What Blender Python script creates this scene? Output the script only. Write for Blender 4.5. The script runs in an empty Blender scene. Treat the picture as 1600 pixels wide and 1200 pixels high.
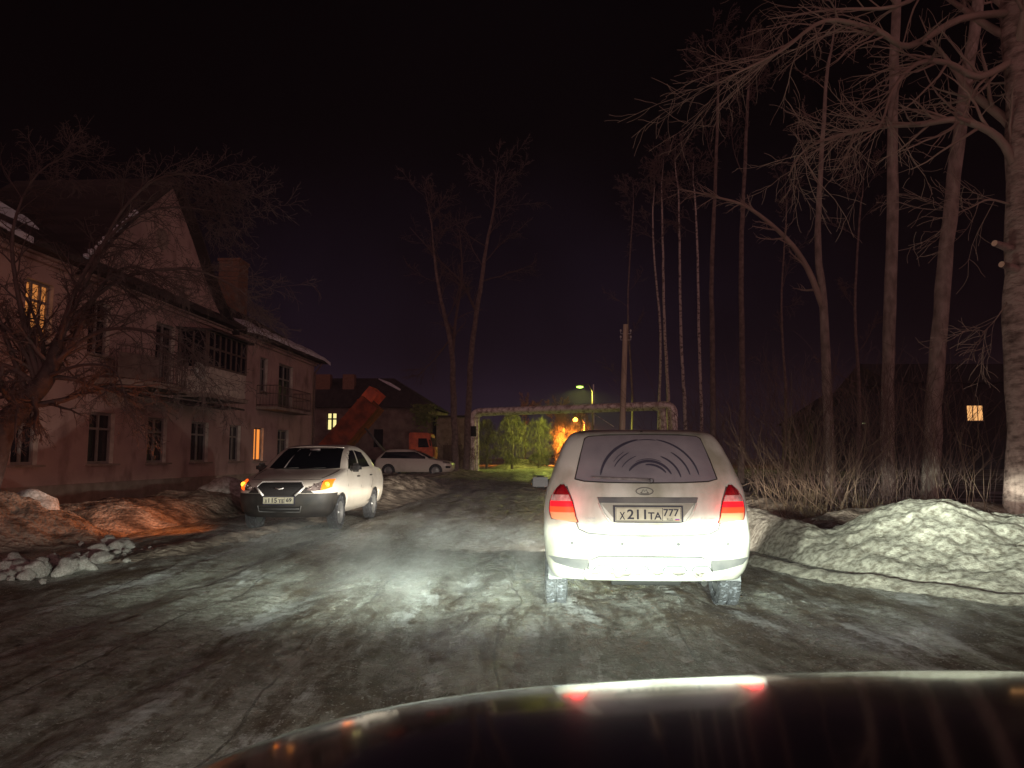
import bpy, bmesh, math, random
import numpy as np
from mathutils import Vector, Matrix, noise

S = bpy.context.scene
COL = S.collection
R = math.radians
rnd = random.Random(7)

# ------------------------------------------------------------------ camera
F = 1155.0
PITCH = R(5.54)
CAMZ = 1.29
cam = bpy.data.cameras.new('camera')
cam.sensor_width = 36.0
cam.lens = F / 1600 * 36
cam.clip_start = 0.05
cam.clip_end = 2000
camo = bpy.data.objects.new('camera', cam)
COL.objects.link(camo)
camo.location = (0, 0, CAMZ)
camo.rotation_euler = (R(90) + PITCH, 0, 0)
S.camera = camo
S.render.resolution_x = 1024
S.render.resolution_y = 768
S.view_settings.view_transform = 'Standard'
S.view_settings.look = 'None'
S.view_settings.exposure = 0.2
S.view_settings.gamma = 1.0
S.cycles.max_bounces = 6
S.cycles.sample_clamp_indirect = 4.0

# ------------------------------------------------------------------ world: clear night, faint town glow low down, plus an added glow behind
W = bpy.data.worlds.new("World")
S.world = W
W.use_nodes = True
nt = W.node_tree
bg = nt.nodes['Background']
tc = nt.nodes.new('ShaderNodeTexCoord')
sx = nt.nodes.new('ShaderNodeSeparateXYZ')
nt.links.new(tc.outputs['Generated'], sx.inputs[0])
axx = nt.nodes.new('ShaderNodeMath')
axx.operation = 'ABSOLUTE'
nt.links.new(sx.outputs[0], axx.inputs[0])
amr = nt.nodes.new('ShaderNodeMapRange')
amr.interpolation_type = 'SMOOTHSTEP'
amr.inputs[1].default_value = 0.05
amr.inputs[2].default_value = 0.50
amr.inputs[3].default_value = 1.0
amr.inputs[4].default_value = 0.10
nt.links.new(axx.outputs[0], amr.inputs[0])
rp = nt.nodes.new('ShaderNodeValToRGB')
rp.color_ramp.interpolation = 'EASE'
e = rp.color_ramp.elements
e[0].position = 0.0
e[0].color = (0.0120, 0.0080, 0.0175, 1)
e[1].position = 0.42
e[1].color = (0.0004, 0.0003, 0.0004, 1)
m = rp.color_ramp.elements.new(0.16)
m.color = (0.0050, 0.0030, 0.0064, 1)
nt.links.new(sx.outputs[2], rp.inputs[0])
nzw = nt.nodes.new('ShaderNodeTexNoise')
nzw.inputs['Scale'].default_value = 3.0
nzw.inputs['Detail'].default_value = 3.0
nt.links.new(tc.outputs['Generated'], nzw.inputs['Vector'])
mrw = nt.nodes.new('ShaderNodeMapRange')
mrw.inputs[1].default_value = 0.3
mrw.inputs[2].default_value = 0.75
mrw.inputs[3].default_value = 0.35
mrw.inputs[4].default_value = 1.6
nt.links.new(nzw.outputs['Fac'], mrw.inputs[0])
# unseen warm sky glow added behind the camera to brighten facade, trees and cars
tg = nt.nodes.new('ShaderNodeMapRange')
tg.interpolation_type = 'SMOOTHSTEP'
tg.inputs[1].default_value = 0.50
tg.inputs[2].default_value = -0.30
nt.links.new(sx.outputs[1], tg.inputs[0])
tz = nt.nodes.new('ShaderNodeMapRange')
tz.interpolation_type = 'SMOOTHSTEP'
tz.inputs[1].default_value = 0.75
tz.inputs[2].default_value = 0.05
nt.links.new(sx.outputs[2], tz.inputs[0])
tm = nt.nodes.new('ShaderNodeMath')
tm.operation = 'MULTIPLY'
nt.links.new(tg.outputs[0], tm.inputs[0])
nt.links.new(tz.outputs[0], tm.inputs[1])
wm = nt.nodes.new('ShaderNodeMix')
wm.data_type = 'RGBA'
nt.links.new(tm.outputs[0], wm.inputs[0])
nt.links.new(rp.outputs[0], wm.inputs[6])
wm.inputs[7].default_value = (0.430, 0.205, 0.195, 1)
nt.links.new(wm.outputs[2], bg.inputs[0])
skm = nt.nodes.new('ShaderNodeVectorMath')
skm.operation = 'SCALE'
nt.links.new(rp.outputs[0], skm.inputs[0])
nt.links.new(amr.outputs[0], skm.inputs['Scale'])
nt.links.new(skm.outputs[0], wm.inputs[6])
nt.links.new(mrw.outputs[0], bg.inputs[1])

# ------------------------------------------------------------------ low-beam headlamps of the car the camera rides in
EGO_X = 0.50
BEAM = 1350.0
SPILL = 0.085
HOT = 1.4
HORIZON = 0.42
LOBE = 7.2
VERGE = 1.6
STEAM = 1.0


def mnode(nt, op, a, b=None, c=None, clamp=False):
    n = nt.nodes.new('ShaderNodeMath')
    n.operation = op
    n.use_clamp = clamp
    for i, v in enumerate((a, b, c)):
        if v is None:
            continue
        if isinstance(v, (int, float)):
            n.inputs[i].default_value = v
        else:
            nt.links.new(v, n.inputs[i])
    return n.outputs[0]


def headlamp(name, x, y=2.08, z=0.76, beam=None, base=0.50, hzk=-28.0, lobe_k=None, verge=None, cool=(0.87, 1.0, 0.82), stray=1.0, hzs=1.0, aim=0.20):
    l = bpy.data.lights.new(name, 'SPOT')
    l.energy = beam or BEAM
    l.spot_size = R(172)
    l.spot_blend = 0.25
    l.shadow_soft_size = 0.05
    l.use_nodes = True
    nt = l.node_tree
    em = nt.nodes['Emission']
    tc = nt.nodes.new('ShaderNodeTexCoord')
    sp = nt.nodes.new('ShaderNodeSeparateXYZ')
    nt.links.new(tc.outputs['Normal'], sp.inputs[0])
    zf = mnode(nt, 'MAXIMUM', mnode(nt, 'MULTIPLY', sp.outputs[2], -1.0), 0.03)
    ax = mnode(nt, 'DIVIDE', sp.outputs[0], zf)
    ay = mnode(nt, 'DIVIDE', sp.outputs[1], zf)
    # cutoff: flat on the left, rising 12 degrees on the right up to a limit
    rise = mnode(nt, 'MINIMUM', mnode(nt, 'MULTIPLY', mnode(nt, 'MAXIMUM', mnode(nt, 'SUBTRACT', ax, 0.30), 0.0), 0.12), 0.03)
    above = mnode(nt, 'SUBTRACT', ay, mnode(nt, 'ADD', rise, -0.006))
    cut = mnode(nt, 'MULTIPLY_ADD', above, -34.0, 0.5, clamp=True)
    cut = mnode(nt, 'MULTIPLY', cut, cut)
    h = mnode(nt, 'POWER', mnode(nt, 'ABSOLUTE', mnode(nt, 'DIVIDE', mnode(nt, 'SUBTRACT', ax, aim), 0.90)), 4.0)
    hor = mnode(nt, 'EXPONENT', mnode(nt, 'MULTIPLY', h, -1.0))
    v = mnode(nt, 'POWER', mnode(nt, 'MAXIMUM', mnode(nt, 'DIVIDE', ay, -0.165), 0.0), 3.0)
    ver = mnode(nt, 'EXPONENT', mnode(nt, 'MULTIPLY', v, -1.0))
    hot = mnode(nt, 'EXPONENT', mnode(nt, 'MULTIPLY', mnode(nt, 'ABSOLUTE', mnode(nt, 'ADD', ay, 0.015)), -32.0))
    prof = mnode(nt, 'MULTIPLY', ver, mnode(nt, 'MULTIPLY_ADD', hot, HOT, 1.0))
    # brighter lobes: down on the open lane to the left, and out to the right verge
    g1 = mnode(nt, 'POWER', mnode(nt, 'DIVIDE', mnode(nt, 'ADD', ax, 0.36), 0.60), 2.0)
    g2 = mnode(nt, 'POWER', mnode(nt, 'DIVIDE', mnode(nt, 'ADD', ay, 0.160), 0.050), 2.0)
    lobe = mnode(nt, 'EXPONENT', mnode(nt, 'MULTIPLY', mnode(nt, 'ADD', g1, g2), -1.0))
    rb = mnode(nt, 'MULTIPLY_ADD', ax, 3.0, -1.0, clamp=True)
    k_ = mnode(nt, 'ADD', mnode(nt, 'MULTIPLY_ADD', lobe, LOBE if lobe_k is None else lobe_k, base), mnode(nt, 'MULTIPLY', rb, VERGE if verge is None else verge))
    main = mnode(nt, 'MULTIPLY', mnode(nt, 'MULTIPLY', cut, hor), mnode(nt, 'MULTIPLY', prof, k_))
    # stray light above and beside the beam
    up = mnode(nt, 'EXPONENT', mnode(nt, 'MULTIPLY', mnode(nt, 'ABSOLUTE', ay), -5.0))
    spill = mnode(nt, 'MULTIPLY_ADD', up, SPILL * stray, SPILL * 0.42 * stray)
    hz = mnode(nt, 'EXPONENT', mnode(nt, 'MULTIPLY', mnode(nt, 'ABSOLUTE', ay), hzk))
    spill = mnode(nt, 'MULTIPLY_ADD', hz, HORIZON * 0.3 * hzs, spill)
    mc = nt.nodes.new('ShaderNodeMix')
    mc.data_type = 'RGBA'
    tot = mnode(nt, 'ADD', main, spill)
    nt.links.new(mnode(nt, 'DIVIDE', main, tot), mc.inputs[0])
    mc.inputs[6].default_value = (1.0, 0.93, 0.79, 1)
    mc.inputs[7].default_value = (*cool, 1)
    nt.links.new(mc.outputs[2], em.inputs['Color'])
    nt.links.new(tot, em.inputs['Strength'])
    o = bpy.data.objects.new(name, l)
    COL.objects.link(o)
    o.location = (x, y, z)
    o.rotation_euler = (R(90), 0, 0)
    return o


headlamp('headlamp_light', EGO_X - 0.62)
headlamp('headlamp_light', EGO_X + 0.62)
# the hatchback ahead has its own lamps on, lighting the street beyond it
HYAW = R(-3.6)
CX, CY = 1.08 - 2.04 * math.sin(HYAW), 5.90 + 2.04 * math.cos(HYAW)


def hatch_at(x, y):
    return (CX + x * math.cos(HYAW) - y * math.sin(HYAW), CY + x * math.sin(HYAW) + y * math.cos(HYAW))


for dx in (-0.60, 0.60):
    headlamp('headlamp_light', *hatch_at(dx, 2.12), 0.68, beam=1900.0, base=0.6, lobe_k=0.0, verge=0.3, cool=(1.0, 0.88, 0.68), stray=1.5, hzk=-14.0, hzs=5.0, aim=-0.18)


def point(name, loc, col, watts, size=0.1):
    l = bpy.data.lights.new(name, 'POINT')
    l.energy = watts
    l.color = col
    l.shadow_soft_size = size
    o = bpy.data.objects.new(name, l)
    COL.objects.link(o)
    o.location = loc
    return o


# ------------------------------------------------------------------ helpers
def P(px, py, Y):
    """point seen at photo pixel (px, py) at distance Y along the street"""
    v = Vector(((px - 800) / F, (600 - py) / F, -1.0))
    v = Matrix.Rotation(R(90) + PITCH, 3, 'X') @ v
    v *= Y / v.y
    return Vector((v.x, v.y, v.z + CAMZ))


def G(px, py, z=0.0):
    v = Vector(((px - 800) / F, (600 - py) / F, -1.0))
    v = Matrix.Rotation(R(90) + PITCH, 3, 'X') @ v
    v *= (z - CAMZ) / v.z
    return Vector((v.x, v.y, z))


class MB:
    def __init__(s):
        s.v = []
        s.f = []
        s.m = []

    def add(s, vs, fs, mi=0):
        b = len(s.v)
        s.v.extend([tuple(p) for p in vs])
        for f in fs:
            s.f.append(tuple(i + b for i in f))
            s.m.append(mi)

    def box(s, c, d, mi=0, rz=0.0, rx=0.0, ry=0.0):
        M = Matrix.Translation(Vector(c)) @ Matrix.Rotation(rz, 4, 'Z') @ Matrix.Rotation(ry, 4, 'Y') @ Matrix.Rotation(rx, 4, 'X')
        hx, hy, hz = d[0] / 2, d[1] / 2, d[2] / 2
        vs = [M @ Vector((x, y, z)) for x in (-hx, hx) for y in (-hy, hy) for z in (-hz, hz)]
        s.add(vs, [(0, 1, 3, 2), (4, 6, 7, 5), (0, 4, 5, 1), (2, 3, 7, 6), (0, 2, 6, 4), (1, 5, 7, 3)], mi)

    def tube(s, pts, rad, n=8, mi=0, cap=True):
        pts = [Vector(p) for p in pts]
        k = len(pts)
        if isinstance(rad, (int, float)):
            rad = [rad] * k
        b = len(s.v)
        t = (pts[1] - pts[0])
        a = Vector((0, 0, 1)) if abs(t.normalized().z) < 0.8 else Vector((1, 0, 0))
        u = t.cross(a).normalized()
        for i in range(k):
            t = (pts[min(i + 1, k - 1)] - pts[max(i - 1, 0)]).normalized()
            u = (u - t * u.dot(t)).normalized()
            w = t.cross(u)
            for j in range(n):
                an = 2 * math.pi * j / n
                q = pts[i] + (u * math.cos(an) + w * math.sin(an)) * rad[i]
                s.v.append((q.x, q.y, q.z))
        for i in range(k - 1):
            for j in range(n):
                j2 = (j + 1) % n
                s.f.append((b + i * n + j, b + i * n + j2, b + (i + 1) * n + j2, b + (i + 1) * n + j))
                s.m.append(mi)
        if cap:
            s.f.append(tuple(b + j for j in reversed(range(n))))
            s.m.append(mi)
            s.f.append(tuple(b + (k - 1) * n + j for j in range(n)))
            s.m.append(mi)

    def prism(s, poly, ax, a0, a1, mi=0, mi_cap=None):
        """poly: 2D points; ax: axis of extrusion 0/1/2"""
        n = len(poly)
        vs = []
        for a in (a0, a1):
            for p in poly:
                q = list(p)
                q.insert(ax, a)
                vs.append(q)
        fs = [(i, (i + 1) % n, n + (i + 1) % n, n + i) for i in range(n)]
        s.add(vs, fs, mi)
        s.add(vs, [tuple(reversed(range(n))), tuple(range(n, 2 * n))], mi if mi_cap is None else mi_cap)

    def lathe(s, prof, n=32, mi=0, axis='X', c=(0, 0, 0)):
        """prof: (axial, radius)"""
        b = len(s.v)
        for a, r in prof:
            for j in range(n):
                t = 2 * math.pi * j / n
                p = (a, r * math.cos(t), r * math.sin(t))
                if axis == 'Y':
                    p = (r * math.cos(t), a, r * math.sin(t))
                if axis == 'Z':
                    p = (r * math.cos(t), r * math.sin(t), a)
                s.v.append((p[0] + c[0], p[1] + c[1], p[2] + c[2]))
        for i in range(len(prof) - 1):
            for j in range(n):
                j2 = (j + 1) % n
                s.f.append((b + i * n + j, b + i * n + j2, b + (i + 1) * n + j2, b + (i + 1) * n + j))
                s.m.append(mi)

    def grid(s, rows, mi=0, closed=False):
        b = len(s.v)
        n = len(rows[0])
        for r in rows:
            s.v.extend([tuple(p) for p in r])
        for i in range(len(rows) - 1):
            for j in range(n if closed else n - 1):
                j2 = (j + 1) % n
                s.f.append((b + i * n + j, b + i * n + j2, b + (i + 1) * n + j2, b + (i + 1) * n + j))
                s.m.append(mi)


def link(name, mb, mats, parent=None, smooth=False, loc=None, fix=True):
    me = bpy.data.meshes.new(name)
    me.from_pydata(mb.v, [], mb.f)
    if not isinstance(mats, (list, tuple)):
        mats = [mats]
    for m in mats:
        me.materials.append(m)
    if len(mats) > 1:
        me.polygons.foreach_set('material_index', mb.m)
    if fix and len(mb.f) < 60000:
        bm = bmesh.new()
        bm.from_mesh(me)
        bmesh.ops.recalc_face_normals(bm, faces=bm.faces)
        bm.to_mesh(me)
        bm.free()
    if smooth is True:
        me.polygons.foreach_set('use_smooth', [True] * len(me.polygons))
    elif smooth:
        me.set_sharp_from_angle(angle=R(smooth))
        me.polygons.foreach_set('use_smooth', [True] * len(me.polygons))
    me.update()
    o = bpy.data.objects.new(name, me)
    COL.objects.link(o)
    if parent:
        o.parent = parent
    if loc:
        o.location = loc
    return o


def bevel(o, w, seg=2):
    md = o.modifiers.new('bevel', 'BEVEL')
    md.width = w
    md.segments = seg
    md.limit_method = 'ANGLE'
    md.angle_limit = R(40)
    return o


def tag(o, label, cat, group=None, kind=None):
    if label:
        o['label'] = label
    if cat:
        o['category'] = cat
    if group:
        o['group'] = group
    if kind:
        o['kind'] = kind
    return o


def thing(name, label, cat, loc=(0, 0, 0), rz=0.0, group=None):
    o = bpy.data.objects.new(name, None)
    o.empty_display_size = 0.2
    COL.objects.link(o)
    o.location = loc
    o.rotation_euler = (0, 0, rz)
    return tag(o, label, cat, group)


def copy_tree(o, parent=None):
    c = o.copy()
    COL.objects.link(c)
    c.parent = parent
    for ch in list(o.children):
        copy_tree(ch, c)
    return c


# ------------------------------------------------------------------ materials
def mat(name, col, rough=0.6, metal=0.0, col2=None, scale=5.0, detail=4.0, lo=0.35, hi=0.65, stretch=(1, 1, 1),
        bump=0.0, bscale=None, emit=None, estr=0.0, coat=0.0, spec=0.5, rough2=None, obj=True, bstretch=None, bdist=0.02):
    m = bpy.data.materials.new(name)
    m.use_nodes = True
    nt = m.node_tree
    b = nt.nodes['Principled BSDF']
    b.inputs['Base Color'].default_value = (*col, 1)
    b.inputs['Roughness'].default_value = rough
    b.inputs['Metallic'].default_value = metal
    b.inputs['Coat Weight'].default_value = coat
    b.inputs['Coat Roughness'].default_value = 0.08
    b.inputs['Specular IOR Level'].default_value = spec
    if emit:
        b.inputs['Emission Color'].default_value = (*emit, 1)
        b.inputs['Emission Strength'].default_value = estr
    tc = nt.nodes.new('ShaderNodeTexCoord')

    def nz(sc, st, det=detail):
        mp = nt.nodes.new('ShaderNodeMapping')
        mp.inputs['Scale'].default_value = st
        nt.links.new(tc.outputs['Object'], mp.inputs[0])
        n = nt.nodes.new('ShaderNodeTexNoise')
        n.inputs['Scale'].default_value = sc
        n.inputs['Detail'].default_value = det
        nt.links.new(mp.outputs[0], n.inputs['Vector'])
        return n.outputs['Fac']
    if col2:
        f = nz(scale, stretch)
        mr = nt.nodes.new('ShaderNodeMapRange')
        mr.inputs[1].default_value = lo
        mr.inputs[2].default_value = hi
        nt.links.new(f, mr.inputs[0])
        mx = nt.nodes.new('ShaderNodeMix')
        mx.data_type = 'RGBA'
        mx.inputs[6].default_value = (*col, 1)
        mx.inputs[7].default_value = (*col2, 1)
        nt.links.new(mr.outputs[0], mx.inputs[0])
        nt.links.new(mx.outputs[2], b.inputs['Base Color'])
        if rough2 is not None:
            m2 = nt.nodes.new('ShaderNodeMapRange')
            m2.inputs[3].default_value = rough
            m2.inputs[4].default_value = rough2
            nt.links.new(mr.outputs[0], m2.inputs[0])
            nt.links.new(m2.outputs[0], b.inputs['Roughness'])
    if bump:
        f = nz(bscale or scale * 3, bstretch or stretch, 5.0)
        bp = nt.nodes.new('ShaderNodeBump')
        bp.inputs['Strength'].default_value = bump
        bp.inputs['Distance'].default_value = bdist
        nt.links.new(f, bp.inputs['Height'])
        nt.links.new(bp.outputs[0], b.inputs['Normal'])
    return m


def road_material():
    m = bpy.data.materials.new('icy_asphalt')
    m.use_nodes = True
    nt = m.node_tree
    b = nt.nodes['Principled BSDF']
    tc = nt.nodes.new('ShaderNodeTexCoord')

    def nz(sc, st, det=5.0, rough=0.6, dist=0.0, rot=0.0):
        mp = nt.nodes.new('ShaderNodeMapping')
        mp.inputs['Scale'].default_value = st
        mp.inputs['Rotation'].default_value = (0, 0, rot)
        nt.links.new(tc.outputs['Object'], mp.inputs[0])
        n = nt.nodes.new('ShaderNodeTexNoise')
        n.inputs['Scale'].default_value = sc
        n.inputs['Detail'].default_value = det
        n.inputs['Roughness'].default_value = rough
        n.inputs['Distortion'].default_value = dist
        nt.links.new(mp.outputs[0], n.inputs['Vector'])
        return n.outputs['Fac']

    def mr(f, a, c, lo=0.0, hi=1.0):
        n = nt.nodes.new('ShaderNodeMapRange')
        for i, v in enumerate((a, c, lo, hi)):
            n.inputs[i + 1].default_value = v
        nt.links.new(f, n.inputs[0])
        return n.outputs[0]

    def mix(f, a, c):
        n = nt.nodes.new('ShaderNodeMix')
        n.data_type = 'RGBA'
        nt.links.new(f, n.inputs[0])
        for i, v in ((6, a), (7, c)):
            if isinstance(v, tuple):
                n.inputs[i].default_value = (*v, 1)
            else:
                nt.links.new(v, n.inputs[i])
        return n.outputs[2]
    streak = nz(1.7, (1.0, 0.34, 1), 9.0, 0.70, 0.5, R(4))
    patch = nz(0.55, (1.0, 0.30, 1), 4.0, 0.6, 0.6)
    fine = nz(11, (0.85, 1.0, 1), 12.0, 0.80)
    lines = nz(5.0, (1.2, 0.28, 1), 10.0, 0.75, 0.4, R(3))
    grit = nz(95, (1, 1, 1), 3.0, 0.7)
    c = mix(mr(mnode(nt, 'MULTIPLY_ADD', lines, 0.25, mnode(nt, 'MULTIPLY', fine, 0.75)), 0.38, 0.64), (0.034, 0.021, 0.012), (0.17, 0.12, 0.072))
    ice = mr(mnode(nt, 'ADD', mnode(nt, 'MULTIPLY', streak, 0.30), mnode(nt, 'ADD', mnode(nt, 'MULTIPLY', lines, 0.42), mnode(nt, 'MULTIPLY', patch, 0.28))), 0.45, 0.53)
    icec = mix(mr(mnode(nt, 'MULTIPLY_ADD', lines, 0.30, mnode(nt, 'MULTIPLY', fine, 0.70)), 0.41, 0.60), (0.12, 0.11, 0.09), (0.52, 0.53, 0.50))
    c = mix(mnode(nt, 'MULTIPLY', ice, 0.85), c, icec)
    sn = mr(mnode(nt, 'ADD', mnode(nt, 'MULTIPLY', nz(2.3, (1.0, 0.22, 1), 6.0, 0.7, 0.3, R(-3)), 0.7), mnode(nt, 'MULTIPLY', fine, 0.3)), 0.535, 0.60)
    c = mix(mnode(nt, 'MULTIPLY', sn, 0.80), c, (0.66, 0.68, 0.70))
    gr = mr(grit, 0.60, 0.68)
    c = mix(mnode(nt, 'MULTIPLY', gr, 0.55), c, (0.42, 0.42, 0.40))
    bits = nz(40, (1, 1, 1), 2.0, 0.6)
    c = mix(mnode(nt, 'MULTIPLY', mr(bits, 0.63, 0.67), 0.85), c, (0.62, 0.63, 0.62))
    dk = mr(grit, 0.42, 0.32)
    c = mix(mnode(nt, 'MULTIPLY', dk, 0.6), c, (0.02, 0.018, 0.016))
    # long wandering cracks along the lane
    tcs = nt.nodes.new('ShaderNodeSeparateXYZ')
    nt.links.new(tc.outputs['Object'], tcs.inputs[0])
    wob = nz(0.16, (0.4, 1.0, 1), 3.0, 0.5)
    xx = mnode(nt, 'ADD', mnode(nt, 'MULTIPLY_ADD', tcs.outputs[1], -0.05, tcs.outputs[0]), mnode(nt, 'MULTIPLY', wob, 2.0))
    fr = mnode(nt, 'ABSOLUTE', mnode(nt, 'SUBTRACT', mnode(nt, 'FRACT', mnode(nt, 'MULTIPLY', xx, 0.74)), 0.5))
    cr = mr(fr, 0.009, 0.004)
    crm = mnode(nt, 'MULTIPLY', cr, mr(patch, 0.42, 0.52))
    c = mix(mnode(nt, 'MULTIPLY', crm, 0.7), c, (0.012, 0.010, 0.010))
    nt.links.new(c, b.inputs['Base Color'])
    nt.links.new(mr(ice, 0.0, 1.0, 0.42, 0.20), b.inputs['Roughness'])
    b.inputs['Specular IOR Level'].default_value = 0.5
    h = mnode(nt, 'ADD', mnode(nt, 'MULTIPLY', streak, 0.7), mnode(nt, 'ADD', mnode(nt, 'MULTIPLY_ADD', fine, 0.9, mnode(nt, 'MULTIPLY', lines, 0.5)), mnode(nt, 'MULTIPLY', grit, 0.22)))
    bp = nt.nodes.new('ShaderNodeBump')
    bp.inputs['Strength'].default_value = 0.9
    bp.inputs['Distance'].default_value = 0.05
    nt.links.new(h, bp.inputs['Height'])
    nt.links.new(bp.outputs[0], b.inputs['Normal'])
    return m


M = {}
M['road'] = road_material()
M['ground'] = mat('frozen_ground', (0.055, 0.043, 0.033), 0.9, col2=(0.30, 0.30, 0.31), scale=0.55, lo=0.52, hi=0.60, bump=0.8, bscale=6, bdist=0.08)
M['snow'] = mat('dirty_snow', (0.19, 0.165, 0.13), 0.8, col2=(0.56, 0.53, 0.46), scale=17, detail=14, lo=0.34, hi=0.62, bump=0.6, bscale=60, bdist=0.03)
M['snow_coarse'] = mat('crusted_snow', (0.10, 0.074, 0.056), 0.8, col2=(0.48, 0.40, 0.33), scale=2.6, detail=12, lo=0.36, hi=0.62, bump=1.0, bscale=14, bdist=0.08)
M['chunk'] = mat('snow_lump', (0.34, 0.31, 0.28), 0.7, col2=(0.68, 0.66, 0.64), scale=9, bump=0.7, bscale=25)
M['roofsnow'] = mat('roof_snow', (0.55, 0.56, 0.62), 0.7, col2=(0.75, 0.76, 0.82), scale=2, bump=0.5)
M['white_paint'] = mat('white_car_paint', (0.66, 0.67, 0.63), 0.38, coat=0.5, col2=(0.33, 0.33, 0.27), scale=3.2, detail=12, lo=0.42, hi=0.66, stretch=(1, 1, 0.45), rough2=0.7)
M['sedan_paint'] = mat('dusty_white_paint', (0.66, 0.62, 0.56), 0.42, coat=0.5, col2=(0.46, 0.42, 0.37), scale=1.6, detail=7, lo=0.45, hi=0.8, rough2=0.65)
M['dull_paint'] = mat('dull_grey_paint', (0.13, 0.13, 0.12), 0.55, col2=(0.09, 0.09, 0.085), scale=3)
M['glass'] = mat('dark_car_glass', (0.006, 0.006, 0.009), 0.08, spec=0.6)
M['dusty_glass'] = mat('dusty_rear_glass', (0.30, 0.275, 0.31), 0.6, col2=(0.19, 0.175, 0.21), scale=3.5, lo=0.3, hi=0.7, spec=0.5)
M['wiped'] = mat('wiped_glass', (0.06, 0.055, 0.085), 0.35, spec=0.6)
M['black_plastic'] = mat('black_plastic', (0.014, 0.014, 0.015), 0.6, col2=(0.04, 0.036, 0.032), scale=4, bump=0.1, bscale=200)
M['dusty_plastic'] = mat('dusty_plastic', (0.10, 0.09, 0.10), 0.7, col2=(0.26, 0.24, 0.25), scale=12)
M['grey_plastic'] = mat('grey_plastic', (0.10, 0.105, 0.115), 0.55, col2=(0.17, 0.17, 0.17), scale=5)
M['silver'] = mat('silver_plastic', (0.45, 0.47, 0.48), 0.4, metal=0.2, col2=(0.33, 0.34, 0.34), scale=4)
M['dirty_under'] = mat('road_salted_plastic', (0.50, 0.50, 0.44), 0.7, col2=(0.22, 0.21, 0.18), scale=9)
M['chrome'] = mat('chrome', (0.75, 0.75, 0.77), 0.15, metal=1.0)
M['bright_trim'] = mat('bright_trim', (0.75, 0.74, 0.72), 0.35, metal=0.3)
M['rubber'] = mat('snowy_tyre_rubber', (0.035, 0.037, 0.042), 0.8, col2=(0.15, 0.16, 0.19), scale=30, detail=8, lo=0.54, hi=0.70, bump=0.6, bscale=40)
M['rim'] = mat('wheel_rim', (0.32, 0.33, 0.34), 0.4, metal=0.6)
M['dark'] = mat('dark_cavity', (0.01, 0.01, 0.01), 0.9)
M['plate'] = mat('plate_white', (0.50, 0.48, 0.38), 0.5, col2=(0.38, 0.36, 0.27), scale=14)
M['ink'] = mat('plate_ink', (0.012, 0.012, 0.03), 0.6)
M['flag_blue'] = mat('flag_blue', (0.02, 0.05, 0.4), 0.6)
M['flag_red'] = mat('flag_red', (0.5, 0.03, 0.02), 0.6)
M['tail_red'] = mat('tail_lamp_red', (0.22, 0.004, 0.010), 0.25, coat=0.5)
M['tail_on'] = mat('tail_lamp_lit', (0.6, 0.01, 0.02), 0.3, emit=(1.0, 0.008, 0.015), estr=1.2)
M['tail_on2'] = mat('tail_lamp_lit_orange', (0.6, 0.05, 0.02), 0.3, emit=(1.0, 0.06, 0.015), estr=1.3)
M['tail_clear'] = mat('tail_lamp_clear', (0.42, 0.30, 0.30), 0.2, coat=0.5, col2=(0.65, 0.55, 0.55), scale=30)
M['tail_pale'] = mat('tail_lamp_pale', (0.72, 0.42, 0.24), 0.2, coat=0.5, emit=(1, 0.25, 0.06), estr=0.3)  # weak glow imitates headlight returned by the pale lens
M['lamp_clear'] = mat('headlamp_glass', (0.50, 0.42, 0.40), 0.12, coat=1.0, col2=(0.16, 0.13, 0.13), scale=14, metal=0.5)
M['indicator'] = mat('indicator_lit', (0.9, 0.2, 0.02), 0.3, emit=(1.0, 0.10, 0.006), estr=1.7)
M['indicator_core'] = mat('indicator_bulb', (0.9, 0.4, 0.05), 0.3, emit=(1.0, 0.34, 0.03), estr=3.2)
M['ego_paint'] = mat('black_bonnet_paint', (0.006, 0.005, 0.007), 0.15, coat=0.85, spec=0.5, col2=(0.012, 0.011, 0.013), scale=6)
M['tar'] = mat('black_tar_roof', (0.008, 0.007, 0.007), 0.9, col2=(0.014, 0.012, 0.012), scale=2)  # near-black colour sinks unlit far roofs and panes into the night
M['bark'] = mat('bark', (0.17, 0.135, 0.115), 0.9, col2=(0.34, 0.28, 0.245), scale=5, detail=8, lo=0.35, hi=0.68, stretch=(1, 1, 0.5), bump=0.9, bscale=14)
M['bark_pale'] = mat('pale_bark', (0.10, 0.08, 0.07), 0.9, col2=(0.46, 0.42, 0.38), scale=6, detail=7, lo=0.36, hi=0.5, stretch=(1, 1, 1.6), bump=0.5, bscale=14)
M['bark_big'] = mat('cracked_poplar_bark', (0.10, 0.065, 0.055), 0.9, col2=(0.36, 0.27, 0.235), scale=4, detail=9, lo=0.30, hi=0.56, stretch=(1, 1, 2.2), bump=1.0, bscale=9, bdist=0.06)
M['cut_wood'] = mat('cut_wood', (0.62, 0.45, 0.33), 0.8)
M['bark_far'] = mat('dim_bark', (0.10, 0.075, 0.065), 0.9, col2=(0.20, 0.155, 0.135), scale=5, bump=0.5)  # darker copy of the bark: dimness of distance put into the colour
M['twig_far'] = mat('dim_twig', (0.10, 0.07, 0.062), 0.9)  # twig copy darkened too, so far crowns look less lit
M['twig'] = mat('twig', (0.24, 0.18, 0.15), 0.85, col2=(0.34, 0.27, 0.22), scale=1.0)
M['twig_dark'] = mat('twig_dark', (0.075, 0.042, 0.038), 0.9, col2=(0.13, 0.08, 0.07), scale=0.8)
M['bark_dark'] = mat('dark_wet_bark', (0.05, 0.033, 0.032), 0.9, col2=(0.09, 0.065, 0.06), scale=6, bump=0.8, bscale=18)
M['twig_left'] = mat('dark_drooping_twig', (0.085, 0.055, 0.052), 0.9, col2=(0.15, 0.105, 0.095), scale=0.8)
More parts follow.
